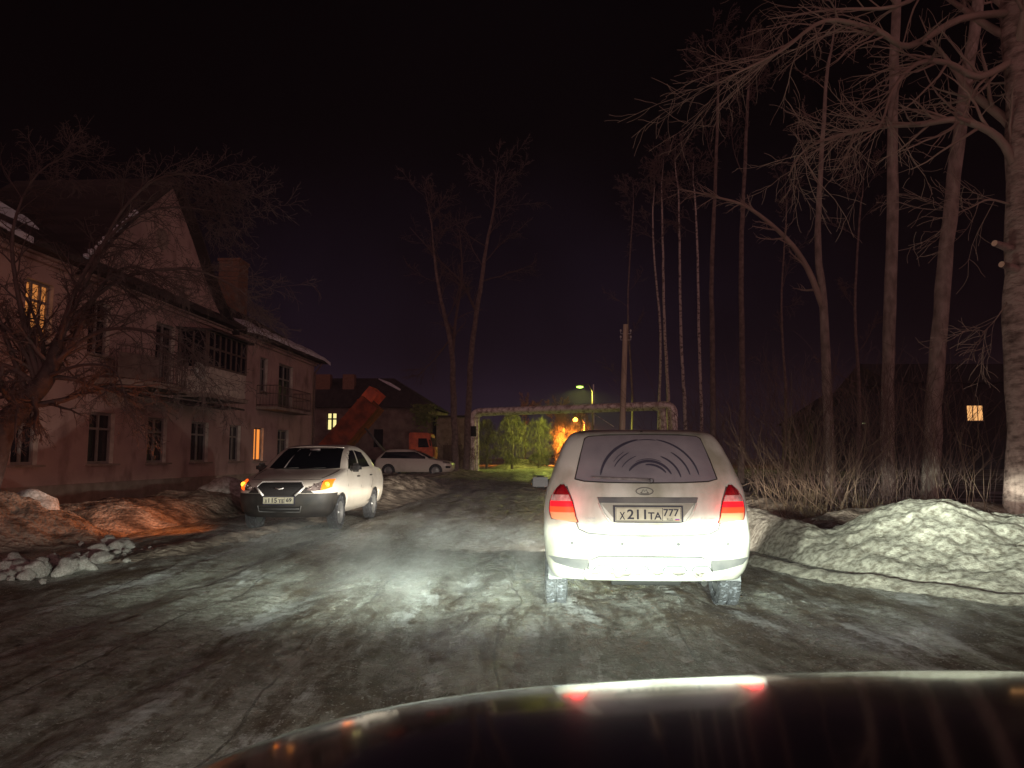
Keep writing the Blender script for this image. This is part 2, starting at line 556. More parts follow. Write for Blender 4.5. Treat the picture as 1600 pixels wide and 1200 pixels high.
M['bush'] = mat('bush_stem', (0.085, 0.055, 0.038), 0.9, col2=(0.15, 0.10, 0.068), scale=0.6)
M['grass'] = mat('dry_grass', (0.17, 0.125, 0.07), 0.9, col2=(0.26, 0.20, 0.12), scale=1.5)
M['conifer'] = mat('lamp_side_twigs', (0.09, 0.08, 0.05), 0.9, col2=(0.26, 0.23, 0.13), scale=1.0)


def wall_mat(name, c1, c2, c3):
    m = mat(name, c1, 0.9, col2=c2, scale=0.7, detail=8, lo=0.35, hi=0.68, stretch=(1, 1, 1.5), bump=0.35, bscale=18)
    nt = m.node_tree
    b = nt.nodes['Principled BSDF']
    src = b.inputs['Base Color'].links[0].from_socket
    tc = nt.nodes.new('ShaderNodeTexCoord')
    mp = nt.nodes.new('ShaderNodeMapping')
    mp.inputs['Scale'].default_value = (0.8, 0.8, 0.45)
    nt.links.new(tc.outputs['Object'], mp.inputs[0])
    n = nt.nodes.new('ShaderNodeTexNoise')
    n.inputs['Scale'].default_value = 2.0
    n.inputs['Detail'].default_value = 7
    nt.links.new(mp.outputs[0], n.inputs['Vector'])
    mr = nt.nodes.new('ShaderNodeMapRange')
    mr.inputs[1].default_value = 0.52
    mr.inputs[2].default_value = 0.75
    nt.links.new(n.outputs['Fac'], mr.inputs[0])
    mx = nt.nodes.new('ShaderNodeMix')
    mx.data_type = 'RGBA'
    nt.links.new(mr.outputs[0], mx.inputs[0])
    nt.links.new(src, mx.inputs[6])
    mx.inputs[7].default_value = (*c3, 1)
    nt.links.new(mx.outputs[2], b.inputs['Base Color'])
    return m


M['plaster'] = wall_mat('stained_plaster', (0.50, 0.35, 0.31), (0.38, 0.26, 0.24), (0.20, 0.12, 0.11))
M['reveal'] = mat('white_window_reveal', (0.62, 0.55, 0.48), 0.8, col2=(0.42, 0.36, 0.31), scale=4)
M['frame'] = mat('window_frame_white', (0.27, 0.24, 0.23), 0.6, col2=(0.20, 0.17, 0.16), scale=4)
M['pane'] = mat('dark_pane', (0.012, 0.010, 0.014), 0.06)
M['pane_warm'] = mat('lit_pane_orange', (0.5, 0.3, 0.1), 0.5, col2=(0.9, 0.6, 0.2), scale=2, emit=(1.0, 0.30, 0.045), estr=0.85)
M['pane_curtain'] = mat('lit_pane_dim', (0.5, 0.3, 0.1), 0.5, emit=(1.0, 0.36, 0.09), estr=0.38)
M['pane_yellow'] = mat('lit_pane_yellow', (0.5, 0.5, 0.3), 0.5, emit=(1.0, 0.86, 0.34), estr=0.95)
M['roof'] = mat('corrugated_roof', (0.028, 0.021, 0.021), 0.8, col2=(0.055, 0.043, 0.041), scale=2, bump=0.6, bscale=9, stretch=(1.6, 0.3, 1))
M['brick'] = mat('chimney_brick', (0.15, 0.075, 0.05), 0.9, col2=(0.22, 0.12, 0.08), scale=6, stretch=(1, 1, 3), bump=0.5)
M['concrete'] = mat('weathered_concrete', (0.22, 0.17, 0.14), 0.9, col2=(0.33, 0.27, 0.23), scale=3, bump=0.4)
M['iron'] = mat('rusty_iron', (0.09, 0.06, 0.055), 0.7, col2=(0.15, 0.10, 0.08), scale=8)
M['stone'] = mat('old_stone_wall', (0.11, 0.075, 0.065), 0.95, col2=(0.20, 0.15, 0.13), scale=1.6, detail=8, lo=0.35, hi=0.65, bump=1.0, bscale=3.5, bdist=0.1)
M['moss'] = mat('mossy_climber', (0.10, 0.13, 0.035), 0.9, col2=(0.18, 0.20, 0.07), scale=2, bump=0.8)
M['foil'] = mat('crumpled_foil_wrap', (0.88, 0.84, 0.80), 0.42, metal=0.15, col2=(0.42, 0.35, 0.32), scale=3.5, detail=6, lo=0.46, hi=0.62, bump=0.8, bscale=6, bdist=0.06)
M['orange'] = mat('orange_truck_paint', (0.75, 0.15, 0.05), 0.5, col2=(0.42, 0.07, 0.03), scale=2)
M['orange_rust'] = mat('rusty_orange_steel', (0.34, 0.066, 0.020), 0.75, col2=(0.13, 0.026, 0.010), scale=1.6, detail=8, bump=0.4)
M['lamp_orange'] = mat('sodium_lamp', (1, 0.4, 0.05), 0.5, emit=(1.0, 0.30, 0.03), estr=11)
M['lamp_green'] = mat('mercury_lamp', (0.6, 1, 0.3), 0.5, emit=(0.62, 1.0, 0.12), estr=4)
M['lamp_white'] = mat('white_lamp', (1, 1, 1), 0.5, emit=(1.0, 0.82, 0.70), estr=8)
M['wood'] = mat('grey_timber', (0.38, 0.31, 0.23), 0.85, col2=(0.58, 0.49, 0.37), scale=3, stretch=(3, 3, 0.3), bump=0.5)
M['dish'] = mat('dish_paint', (0.62, 0.62, 0.58), 0.5)


# ------------------------------------------------------------------ ground and road
def fbm(x, y, o=4, s=1.0, seed=0.0):
    return noise.fractal(Vector((x * s, y * s, seed)), 0.9, 2.1, o)


def road_left(y):
    return -5.6 - 0.02 * max(y, 0) + 0.35 * noise.noise(Vector((y * 0.35, 3.1, 0)))


def road_right(y):
    x = float(np.interp(y, [2, 6.5, 7.9, 9.0, 10.5, 12, 60], [8.0, 4.72, 3.52, 3.05, 3.0, 3.15, 6.7]))
    return x + 0.07 * noise.noise(Vector((y * 0.6, 9.1, 0)))


mb = MB()
xs = np.concatenate([np.linspace(-160, -30, 18), np.linspace(-28, 28, 57), np.linspace(30, 160, 18)])
ys = np.concatenate([np.linspace(-30, 0, 12), np.linspace(1, 60, 70), np.linspace(63, 320, 50)])
rows = []
for y in ys:
    rows.append([(x, y, -0.06 + 0.05 * fbm(x, y, 3, 0.3, 5) * (1 if abs(x) < 40 else 0) + (0.0 if -7 < x < 5 or y < 2 else 0.06 * min(1, max(0, fbm(x, y, 3, 0.15, 8) + 0.4)))) for x in xs])
    rows[-1] = [(a, b, min(c, -0.035) if -9 < a < 5 + 0.08 * b else c) for a, b, c in rows[-1]]
mb.grid(rows)
g = link('ground', mb, M['ground'], smooth=True)
tag(g, None, None, kind='structure')

mb = MB()
rows = []
y = -6.0
ylist = []
while y < 170:
    ylist.append(y)
    y += 0.045 if 2.2 < y < 16 else (0.12 if y < 30 and y > 0 else 0.6)
NX = 300
RUTS = [(-3.9, 0.22, 0.035), (-2.5, 0.16, 0.03), (-1.1, 0.22, 0.03), (0.35, 0.25, 0.028), (1.5, 0.25, 0.025)]
for y in ylist:
    row = []
    l = road_left(y) - 0.8
    r = road_right(y) + 0.9
    for i in range(NX + 1):
        x = l + (r - l) * i / NX
        z = 0.0
        xc = x - 0.045 * y - 0.25 * math.sin(y * 0.18)
        for (rx, rw, rd) in RUTS:
            d = (xc - rx) / rw
            if abs(d) < 3.5:
                z -= rd * math.exp(-d * d) - 0.45 * rd * math.exp(-(d - 2) ** 2)
        if y < 40:
            z += 0.020 * noise.noise(Vector((x * 2.2, y * 1.1, 1.0))) + 0.012 * noise.noise(Vector((x * 6, y * 4.6, 4.0)))
            z += 0.014 * max(0, noise.noise(Vector((x * 1.1, y * 0.3, 9.0))))
            if y < 17:
                z += 0.009 * noise.noise(Vector((x * 13, y * 11.0, 14.0)))
        e0 = min(1, max(0, (x - l) / 0.5)) * min(1, max(0, (r - x) / 0.5))
        row.append((x, y, z * e0 - 0.02 * (1 - e0) + 0.0))
    rows.append(row)
mb.grid(rows)
tag(link('road', mb, M['road'], smooth=True, fix=False), None, None, kind='structure')


def mound(name, label, cat, outline_fn, x0, x1, y0, y1, step, m, group=None, amp=0.08, freq=2.5, kind=None, seed=0.0):
    """height-field heap: outline_fn(x, y) gives the height above ground; cells at zero height are dropped"""
    nx = int((x1 - x0) / step) + 1
    ny = int((y1 - y0) / step) + 1
    H = {}
    for j in range(ny):
        for i in range(nx):
            x = x0 + i * step
            y = y0 + j * step
            h = outline_fn(x, y)
            if h > -0.12:
                t = min(1, max(0, h / 0.15))
                h += (amp * fbm(x, y, 5, freq, seed) + 0.35 * amp * noise.noise(Vector((x * 11, y * 11, seed))) + 0.5 * amp * abs(noise.noise(Vector((x * 4.3, y * 4.3, seed + 4))))) * (0.25 + 0.75 * t)
            H[i, j] = (x, y, max(h, -0.09))
    mb = MB()
    idx = {}
    cx = (x0 + x1) / 2
    cy = (y0 + y1) / 2
    for j in range(ny - 1):
        for i in range(nx - 1):
            q = [(i, j), (i + 1, j), (i + 1, j + 1), (i, j + 1)]
            if max(H[k][2] for k in q) <= -0.085:
                continue
            f = []
            for k in q:
                if k not in idx:
                    idx[k] = len(mb.v)
                    a = H[k]
                    mb.v.append((a[0] - cx, a[1] - cy, a[2]))
                f.append(idx[k])
            mb.f.append(tuple(f))
            mb.m.append(0)
    # close with a skirt below the surface
    o = link(name, mb, m, smooth=True, fix=False, loc=(cx, cy, 0))
    return tag(o, label, cat, group, kind)


def smooth01(t):
    t = min(1, max(0, t))
    return t * t * (3 - 2 * t)


# big lit bank on the right
def bank_r(x, y):
    d = (x - (road_right(y) + 0.12))
    if y > 20:
        return -0.2
    core = 0.76 * math.exp(-(((x - 5.15) / 1.15) ** 2 + ((y - 9.3) / 1.30) ** 2) ** 1.05)
    low = 0.56 * math.exp(-(((x - 6.3) / 1.7) ** 2 + ((y - 8.9) / 1.4) ** 2) ** 1.3)
    tail = 0.44 * math.exp(-(((x - 3.75) / 0.50) ** 2 + ((y - 10.3) / 1.1) ** 2) ** 1.2)
    tail2 = 0.46 * math.exp(-(((x - 3.95) / 0.6) ** 2 + ((y - 12.6) / 1.9) ** 2) ** 1.2)
    right = 0.36 * math.exp(-(((x - 6.8) / 1.8) ** 2 + ((y - 7.8) / 1.1) ** 2) ** 1.3)
    k_ = 9.0
    h = math.log(sum(math.exp(k_ * q) for q in (core, low, tail, tail2, right)) - 4) / k_
    return h * smooth01(d / 0.55 + 0.1) - 0.06 * (1 - smooth01(d / 0.5)) - 0.03


mound('snow_bank', 'tall dirty white ploughed snow bank beside the road, right of the hatchback', 'snow bank', bank_r,
      2.6, 9.0, 4.6, 16.5, 0.035, M['snow'], amp=0.055, freq=3.4, seed=2.2)


def lip_r(x, y):
    d = x - (road_right(y) - 0.12)
    w = 0.26 + 0.1 * noise.noise(Vector((y * 1.3, 2, 2)))
    return 0.10 * math.exp(-(d / w) ** 2) * smooth01((y - 4.5)) * smooth01((12 - y) / 2) - 0.03 if abs(d) < 0.8 else -0.2


mound('ice_ridge', 'low strip of pale ice along the foot of the tall right snow bank', 'ice ridge', lip_r,
      2.2, 5.0, 4.4, 12.4, 0.04, M['snow'], amp=0.05, freq=3.2, seed=6.6)


def bank_r2(x, y):
    return 0.42 * math.exp(-(((x - 7.6) / 2.4) ** 2 + ((y - 13.6) / 1.1) ** 2) ** 1.2) + 0.3 * math.exp(-(((x - 10.6) / 2.0) ** 2 + ((y - 14.6) / 1.3) ** 2) ** 1.2) - 0.05


mound('snow_bank', 'rounded brownish snow bank in shade behind the tall bank, by the big poplar', 'snow bank', bank_r2,
      4.4, 13.5, 11.6, 17.2, 0.08, M['snow_coarse'], amp=0.08, freq=1.5, seed=3.3)


def bank_r3(x, y):
    c = 4.6 + 0.075 * y
    return 0.40 * math.exp(-((x - c) / 0.9) ** 2) * smooth01((y - 15) / 2) * smooth01((60 - y) / 10) * (0.7 + 0.6 * noise.noise(Vector((y * 0.4, 1, 1)))) - 0.04 if abs(x - c) < 2.4 else -0.2


mound('snow_bank', 'long low snow bank along the far right roadside, in front of the bushes', 'snow bank', bank_r3,
      3.2, 11.5, 14.5, 60, 0.12, M['snow_coarse'], amp=0.10, freq=1.2, seed=4.3)


# left banks
def bank_l1(x, y):
    a = 0.78 * math.exp(-(((x + 8.4) / 1.5) ** 2 + ((y - 11.6) / 1.25) ** 2) ** 1.3)
    b = 0.50 * math.exp(-(((x + 9.6) / 1.6) ** 2 + ((y - 12.9) / 1.2) ** 2) ** 1.3)
    return max(a, b) - 0.05


mound('snow_bank', 'lumpy grey snow bank at the left edge, under the house wall', 'snow bank', bank_l1,
      -12.2, -6.0, 9.2, 15.2, 0.07, M['snow_coarse'], amp=0.13, freq=1.7, seed=5.1)


def bank_l2(x, y):
    c = -7.75 + (y - 13.4) * 0.17
    return 0.52 * math.exp(-(((x - c) / 1.15)) ** 4 * 1.0) * smooth01((y - 12.2) / 1.0) * smooth01((19.5 - y) / 3.0) * (0.9 + 0.35 * noise.noise(Vector((y * 0.8, 7, 1)))) - 0.05 if abs(x - c) < 2.4 else -0.2


mound('snow_bank', 'snow bank glowing orange from the indicator of the white saloon', 'snow bank', bank_l2,
      -10.6, -4.6, 12.0, 20.0, 0.07, M['snow_coarse'], amp=0.07, freq=2.0, seed=7.1)


def bank_l3(x, y):
    c = -4.4 - 0.9 * smooth01((y - 30) / 12)
    return 0.62 * math.exp(-(((x - c) / 1.5) ** 2 + ((y - 26.5) / 7.0) ** 2) ** 1.4) - 0.05


mound('snow_bank', 'grey snow bank behind the white saloon, in front of the white off-roader', 'snow bank', bank_l3,
      -7.6, -1.4, 17.5, 37, 0.09, M['snow_coarse'], amp=0.12, freq=1.3, seed=8.1)


def bank_l4(x, y):
    c = -4.5
    return 0.5 * math.exp(-(((x - c) / 2.6) ** 2 + ((y - 50) / 4.5) ** 2) ** 1.4) - 0.05


mound('snow_bank', 'dark snow bank at the foot of the pipe gantry, past the white off-roader', 'snow bank', bank_l4,
      -9.0, 0.2, 43, 58, 0.16, M['snow_coarse'], amp=0.12, freq=0.9, seed=9.1)


def bank_far(x, y):
    return 1.0 * math.exp(-(((x - 1.0) / 2.2) ** 2 + ((y - 78) / 2.2) ** 2) ** 1.2) - 0.05


mound('snow_bank', 'far snow heap lit green under the street lamp, seen below the gantry', 'snow bank', bank_far,
      -3.5, 5.5, 73, 83, 0.16, M['snow_coarse'], amp=0.10, freq=0.9, seed=1.1)


RA, RB = G(190, 878), G(500, 812)


def ridge_l(x, y):
    t = (y - RA.y) / (RB.y - RA.y)
    xc = RA.x + (RB.x - RA.x) * t
    d = x - xc
    if abs(d) > .9 or t < -.1 or t > 1.2:
        return -.2
    return .15 * math.exp(-(d / .38) ** 2) * smooth01((t + .1) / .2) * smooth01((1.2 - t) / .3) * (.8 + .5 * noise.noise(Vector((y * 1.5, 3, 3)))) - .05


mound('ice_ridge', 'low crumbly ice ridge on the left of the road leading to the white saloon', 'ice ridge', ridge_l,
      min(RA.x, RB.x) - 1, max(RA.x, RB.x) + 1, RA.y - .6, RB.y + 1.0, .05, M['snow_coarse'], amp=.06, freq=3.0, seed=9.9)


# snow lumps in the left foreground
def lump(r, seed):
    bm = bmesh.new()
    bmesh.ops.create_icosphere(bm, subdivisions=3, radius=1.0)
    for v in bm.verts:
        n = v.co.normalized()
        k = 1 + 0.5 * noise.noise(n * 1.3 + Vector((seed, 0, 0))) + 0.28 * noise.noise(n * 3.1 + Vector((0, seed, 0))) + 0.06 * noise.noise(n * 10)
        v.co = n * k
        v.co.z *= 0.75
    me = bpy.data.meshes.new('snow_lump')
    bm.to_mesh(me)
    bm.free()
    me.polygons.foreach_set('use_smooth', [True] * len(me.polygons))
    me.materials.append(M['chunk'])
    return me


lumps = [lump(1, s * 3.7) for s in range(6)]
spots = []
for k in range(80):
    t = rnd.random()
    px = 5 + 195 * t + rnd.uniform(-14, 14)
    py = 905 - 42 * t + rnd.gauss(0, 8)
    py += rnd.uniform(-10, 6)
    spots.append((px, py, rnd.choice([0.03, 0.035, 0.04, 0.045, 0.05, 0.06, 0.075, 0.12]) * (1.0 if t < 0.7 else 0.8)))
for k in range(10):
    spots.append((rnd.uniform(190, 300), 0, rnd.uniform(0.02, 0.04)))
for i, (px, py, r) in enumerate(spots):
    if py == 0:
        py = 868 - (px - 200) * 0.17 + rnd.gauss(0, 5)
    p = G(px, py)
    o = bpy.data.objects.new('snow_lump', lumps[i % 6])
    COL.objects.link(o)
    o.location = (p.x, p.y, r * 0.5 + .01)
    o.scale = (r * rnd.uniform(0.9, 1.5), r * rnd.uniform(0.8, 1.2), r * rnd.uniform(0.8, 1.1))
    o.rotation_euler = (rnd.uniform(-0.3, 0.3), rnd.uniform(-0.3, 0.3), rnd.uniform(0, 6))
    tag(o, 'loose lump of snow lying on the left edge of the road', 'snow lump', 'snow lumps along the left road edge')
# two big blocks on the left banks
for (px, py, Y, r, lb) in ((45, 790, 12.0, 0.36, 'big pale snow block on top of the left snow bank'),
                           (350, 782, 17.6, 0.62, 'rounded grey snow boulder just left of the white saloon')):
    p = P(px, py, Y)
    o = bpy.data.objects.new('snow_block', lumps[2].copy())
    COL.objects.link(o)
    o.location = (p.x, p.y, p.z - r * 0.1 if Y < 15 else 0.28)
    o.scale = (r * 1.2, r, r * 0.9)
    tag(o, lb, 'snow block')


# ------------------------------------------------------------------ text
def text_mesh(s, size, bold=0.0):
    cu = bpy.data.curves.new('t', 'FONT')
    cu.body = s
    cu.size = size
    cu.offset = bold
    o = bpy.data.objects.new('t', cu)
    COL.objects.link(o)
    dg = bpy.context.evaluated_depsgraph_get()
    me = bpy.data.meshes.new_from_object(o.evaluated_get(dg))
    vs = [v.co.copy() for v in me.vertices]
    fs = [tuple(p.vertices) for p in me.polygons]
    bpy.data.objects.remove(o)
    bpy.data.curves.remove(cu)
    bpy.data.meshes.remove(me)
    return vs, fs


def put_text(mb, s, cx, cz, h, wid, fn, mi, bold=0.0, flip=1):
    """writes s centred at (cx, cz), cap height h, total width wid; fn(x, z) -> 3D"""
    vs, fs = text_mesh(s, 1.0, bold)
    x0 = min(v.x for v in vs)
    x1 = max(v.x for v in vs)
    y0 = min(v.y for v in vs)
    y1 = max(v.y for v in vs)
    out = []
    for v in vs:
        x = cx + flip * ((v.x - x0) / (x1 - x0) - 0.5) * wid
        z = cz + ((v.y - y0) / (y1 - y0) - 0.5) * h
        out.append(fn(x, z))
    mb.add(out, fs, mi)


# ------------------------------------------------------------------ car body tool
class Body:
    """stack of plan outlines: rows (z, half width, front y, rear y, front bow, rear bow)"""
    p = 2.6

    def __init__(s, tab, n=90):
        tab = np.array(tab, float)
        k = len(tab)
        d = np.zeros(k)
        for i in range(1, k):
            a = tab[i] - tab[i - 1]
            d[i] = d[i - 1] + math.sqrt(a[0] ** 2 + (0.5 * a[1]) ** 2 + (0.35 * a[2]) ** 2 + (0.35 * a[3]) ** 2) + 1e-4
        t = np.linspace(0, d[-1], n)
        T = np.stack([np.interp(t, d, tab[:, c]) for c in range(6)], 1)
        for _ in range(4):
            T[1:-1] = 0.25 * T[:-2] + 0.5 * T[1:-1] + 0.25 * T[2:]
        s.T = T

    def at(s, z):
        return [float(np.interp(z, s.T[:, 0], s.T[:, c])) for c in range(1, 6)]

    def rear(s, x, z, off=0.006):
        w, yf, yr, ef, er = s.at(z)
        q = min(abs(x) / w, 1.0)
        return Vector((x, yr + er * (1 - (1 - q ** s.p) ** (1 / s.p)) - off, z))

    def front(s, x, z, off=0.006):
        w, yf, yr, ef, er = s.at(z)
        q = min(abs(x) / w, 1.0)
        return Vector((x, yf - ef * (1 - (1 - q ** s.p) ** (1 / s.p)) + off, z))

    def side(s, y, z, sg=1, off=0.006):
        w, yf, yr, ef, er = s.at(z)
        x = w
        if y > yf - ef:
            t = min(1, (y - (yf - ef)) / ef)
            x = w * (1 - t ** s.p) ** (1 / s.p)
        elif y < yr + er:
            t = min(1, ((yr + er) - y) / er)
            x = w * (1 - t ** s.p) ** (1 / s.p)
        return Vector((sg * (x + off), y, z))

    def mesh(s):
        mb = MB()
        rows = []
        K = 18
        for (z, w, yf, yr, ef, er) in s.T:
            r = []
            for i in range(K + 1):      # rear end, left to right
                a = math.pi * i / K
                c = math.cos(a)
                sn = math.sin(a)
                x = -w * math.copysign(abs(c) ** (2 / s.p), c)
                r.append((x, yr + er * (1 - abs(sn) ** (2 / s.p)), z))
            for i in range(1, 14):
                t = i / 14
                r.append((w, (yr + er) * (1 - t) + (yf - ef) * t, z))
            for i in range(K + 1):
                a = math.pi * i / K
                c = math.cos(a)
                sn = math.sin(a)
                x = w * math.copysign(abs(c) ** (2 / s.p), c)
                r.append((x, yf - ef * (1 - abs(sn) ** (2 / s.p)), z))
            for i in range(1, 14):
                t = i / 14
                r.append((-w, (yf - ef) * (1 - t) + (yr + er) * t, z))
            rows.append(r)
        mb.grid(rows, closed=True)
        n = len(rows[0])
        mb.f.append(tuple(range(n)))
        mb.m.append(0)
        b = (len(rows) - 1) * n
        mb.f.append(tuple(b + i for i in range(n)))
        mb.m.append(0)
        return mb


def patch(mb, bot, top, fn, nu=14, nv=8, mi=0):
    """loft between two polylines given in surface coordinates"""
    def samp(pl, t):
        pl = [Vector((*p, 0)) for p in pl]
        ls = [(pl[i + 1] - pl[i]).length for i in range(len(pl) - 1)]
        d = t * sum(ls)
        for i, l in enumerate(ls):
            if d <= l or i == len(ls) - 1:
                return pl[i].lerp(pl[i + 1], min(1, d / max(l, 1e-9)))
            d -= l
    rows = []
    for j in range(nv + 1):
        v = j / nv
        row = []
        for i in range(nu + 1):
            u = i / nu
            a = samp(bot, u)
            b = samp(top, u)
            q = a.lerp(b, v)
            row.append(fn(q.x, q.y))
        rows.append(row)
    mb.grid(rows, mi)


def cut_arches(o, centres, r, half_w):
    """cut wheel arches out of a body mesh"""
    for (y, z) in centres:
        for sg in (-1, 1):
            c = MB()
            c.lathe([(-0.17, 0.0001), (-0.17, r), (0.17, r), (0.17, 0.0001)], 40)
            co = link('cutter', c, M['dark'], fix=True)
            co.location = (sg * (half_w - 0.03), y, z)
            bpy.context.view_layer.update()
            md = o.modifiers.new('b', 'BOOLEAN')
            md.operation = 'DIFFERENCE'
            md.solver = 'EXACT'
            md.object = co
            par = o.parent
            o.parent = None
            co.matrix_world = Matrix.Translation(co.location)
            dg = bpy.context.evaluated_depsgraph_get()
            dg.update()
            me = bpy.data.meshes.new_from_object(o.evaluated_get(dg))
            o.modifiers.clear()
            o.data = me
            o.parent = par
            bpy.data.objects.remove(co)
    # dark lining inside the arches
    me = o.data
    if len(me.materials) < 2:
        me.materials.append(M['dark'])
    for p in me.polygons:
        c = p.center
        for (y, z) in centres:
            d = math.hypot(c.y - y, c.z - z)
            if d < r + 0.004 and abs(c.x) < half_w - 0.004 and abs(c.x) > half_w - 0.26:
                p.material_index = 1
                p.use_smooth = False


def split_off(o, pred, name, m, planes=()):
    """move the faces matching pred into a part of its own"""
    bm = bmesh.new()
    bm.from_mesh(o.data)
    for co, no in planes:
        bmesh.ops.bisect_plane(bm, geom=bm.verts[:] + bm.edges[:] + bm.faces[:], plane_co=co, plane_no=no)
    b2 = bm.copy()
    bmesh.ops.delete(bm, geom=[f for f in bm.faces if pred(f.calc_center_median())], context='FACES')
    bmesh.ops.delete(b2, geom=[f for f in b2.faces if not pred(f.calc_center_median())], context='FACES')
    bm.to_mesh(o.data)
    bm.free()
    me = bpy.data.meshes.new(name)
    b2.to_mesh(me)
    b2.free()
    me.materials.append(m)
    me.materials.append(M['dark'])
    c = bpy.data.objects.new(name, me)
    COL.objects.link(c)
    c.parent = o.parent
    return c


def make_wheel(parent, x, y, r, wd, sg, spokes=0, name='wheel'):
    mb = MB()
    h = wd / 2
    # tread profile with circumferential grooves
    prof = [(-h + 0.02, r * 0.66), (-h, r * 0.80), (-h + 0.012, r * 0.95), (-h + 0.03, r * 0.985)]
    for k in range(4):
        a = -h + 0.035 + (wd - 0.07) * (k + 0.0) / 4
        b = (wd - 0.07) / 4
        prof += [(a + 0.004, r), (a + b * 0.78, r), (a + b * 0.8, r - 0.008), (a + b * 0.98, r - 0.008)]
    prof += [(h - 0.03, r * 0.985), (h - 0.012, r * 0.95), (h, r * 0.80), (h - 0.02, r * 0.66)]
    mb.lathe(prof, 48)
    # tread blocks: small radial lugs
    for k in range(60):
        t = 2 * math.pi * k / 60
        for q, xx in enumerate((-h + 0.03, -h * 0.35, h * 0.35, h - 0.03)):
            tt = t + (0.05 if q % 2 else 0)
            mb.box((xx, (r + 0.001) * math.cos(tt), (r + 0.001) * math.sin(tt)), (wd * 0.17, 0.017, 0.010), rx=tt + math.pi / 2)
    w = link(name, mb, M['rubber'], parent, smooth=35)
    w.location = (x, y, r - 0.004)
    rb = MB()
    o = sg * (h - 0.025)
    rb.lathe([(o, 0.0), (o, r * 0.12), (o - sg * 0.02, r * 0.16), (o - sg * 0.03, r * 0.5), (o, r * 0.62), (o + sg * 0.01, r * 0.67), (-o, r * 0.66)], 40)
    if spokes:
        for k in range(spokes):
            t = 2 * math.pi * k / spokes
            rb.box((o + sg * 0.004, r * 0.37 * math.cos(t), r * 0.37 * math.sin(t)), (0.02, r * 0.56, r * 0.09), rx=t)
    link('rim', rb, M['rim'], w, smooth=35)
    return w


def plate(parent, loc_fn, w, h, texts, mi_extra=None, frame=True):
    """number plate: backing, border, characters. loc_fn(x, z, off) -> 3D"""
    mb = MB()

    def rect(x0, x1, z0, z1, off, mi):
        mb.add([loc_fn(x0, z0, off), loc_fn(x1, z0, off), loc_fn(x1, z1, off), loc_fn(x0, z1, off)], [(0, 1, 2, 3)], mi)
    a, b = w / 2, h / 2
    # solid backing with depth
    for (x0, x1, z0, z1, o0, o1, mi) in ((-a - 0.014, a + 0.014, -b - 0.022, b + 0.012, -0.02, 0.006, 1), (-a, a, -b, b, 0.006, 0.010, 0)):
        vs = [loc_fn(x, z, o) for o in (o0, o1) for (x, z) in ((x0, z0), (x1, z0), (x1, z1), (x0, z1))]
        mb.add(vs, [(4, 5, 6, 7), (0, 1, 5, 4), (1, 2, 6, 5), (2, 3, 7, 6), (3, 0, 4, 7)], mi)
    t = 0.0035
    for (x0, x1, z0, z1) in ((-a + 0.004, a - 0.004, b - 0.004 - t, b - 0.004), (-a + 0.004, a - 0.004, -b + 0.004, -b + 0.004 + t),
                             (-a + 0.004, -a + 0.004 + t, -b + 0.004, b - 0.004), (a - 0.004 - t, a - 0.004, -b + 0.004, b - 0.004),
                             (a - 0.15, a - 0.146, -b + 0.004, b - 0.004)):
        rect(x0, x1, z0, z1, 0.0125, 1)
    for (s, cx, cz, hh, ww, bold) in texts:
        put_text(mb, s, cx, cz, hh, ww, lambda x, z: loc_fn(x, z, 0.0135), 1, bold)
    if mi_extra:
        # small tricolour
        x0, z0 = a - 0.05, -b + 0.010
        rect(x0, x0 + 0.035, z0, z0 + 0.006, 0.0135, 3)
        rect(x0, x0 + 0.035, z0 + 0.006, z0 + 0.012, 0.0135, 2)
    return link('number_plate', mb, [M['plate'], M['ink'], M['flag_blue'], M['flag_red']], parent, fix=False)


# ------------------------------------------------------------------ white hatchback ahead
hatch = thing('hatchback', 'white hatchback seen from behind, brake lamps lit, standing close ahead on the icy road', 'car', (CX, CY, 0), HYAW)
HB = Body([
    (0.30, 0.74, 1.93, -1.95, .35, .22), (0.36, 0.785, 2.0, -2.01, .4, .24), (0.45, 0.815, 2.03, -2.045, .4, .25),
    (0.58, 0.83, 2.04, -2.055, .4, .25), (0.655, 0.835, 2.02, -2.045, .4, .25), (0.69, 0.835, 1.98, -1.99, .4, .22),
    (0.80, 0.835, 1.90, -1.975, .4, .22), (0.92, 0.825, 1.6, -1.955, .35, .21), (1.02, 0.81, 1.1, -1.925, .3, .20), (1.09, 0.785, .95, -1.89, .25, .19),
    (1.25, 0.725, .70, -1.80, .2, .16), (1.38, 0.67, .48, -1.71, .2, .13), (1.45, 0.63, .33, -1.65, .2, .12),
    (1.49, 0.585, .15, -1.585, .2, .12), (1.515, 0.50, -.1, -1.45, .2, .15), (1.525, 0.40, -.25, -1.2, .2, .15)])
body = link('body', HB.mesh(), M['white_paint'], hatch, smooth=50)
cut_arches(body, [(-1.24, 0.29), (1.24, 0.29)], 0.345, 0.835)
rear = HB.rear


def rv(x, z):
    return rear(x, z, 0.006)


mb = MB()
patch(mb, [(-.575, 1.10), (-.50, 1.082), (-.3, 1.073), (0, 1.070), (.3, 1.073), (.50, 1.082), (.575, 1.10)],
      [(-.485, 1.435), (-.455, 1.452), (-.3, 1.463), (0, 1.468), (.3, 1.463), (.455, 1.452), (.485, 1.435)], rv, 30, 14)
# narrow dark arcs that the wiper has left in the dust
wc = (0.03, 1.085)


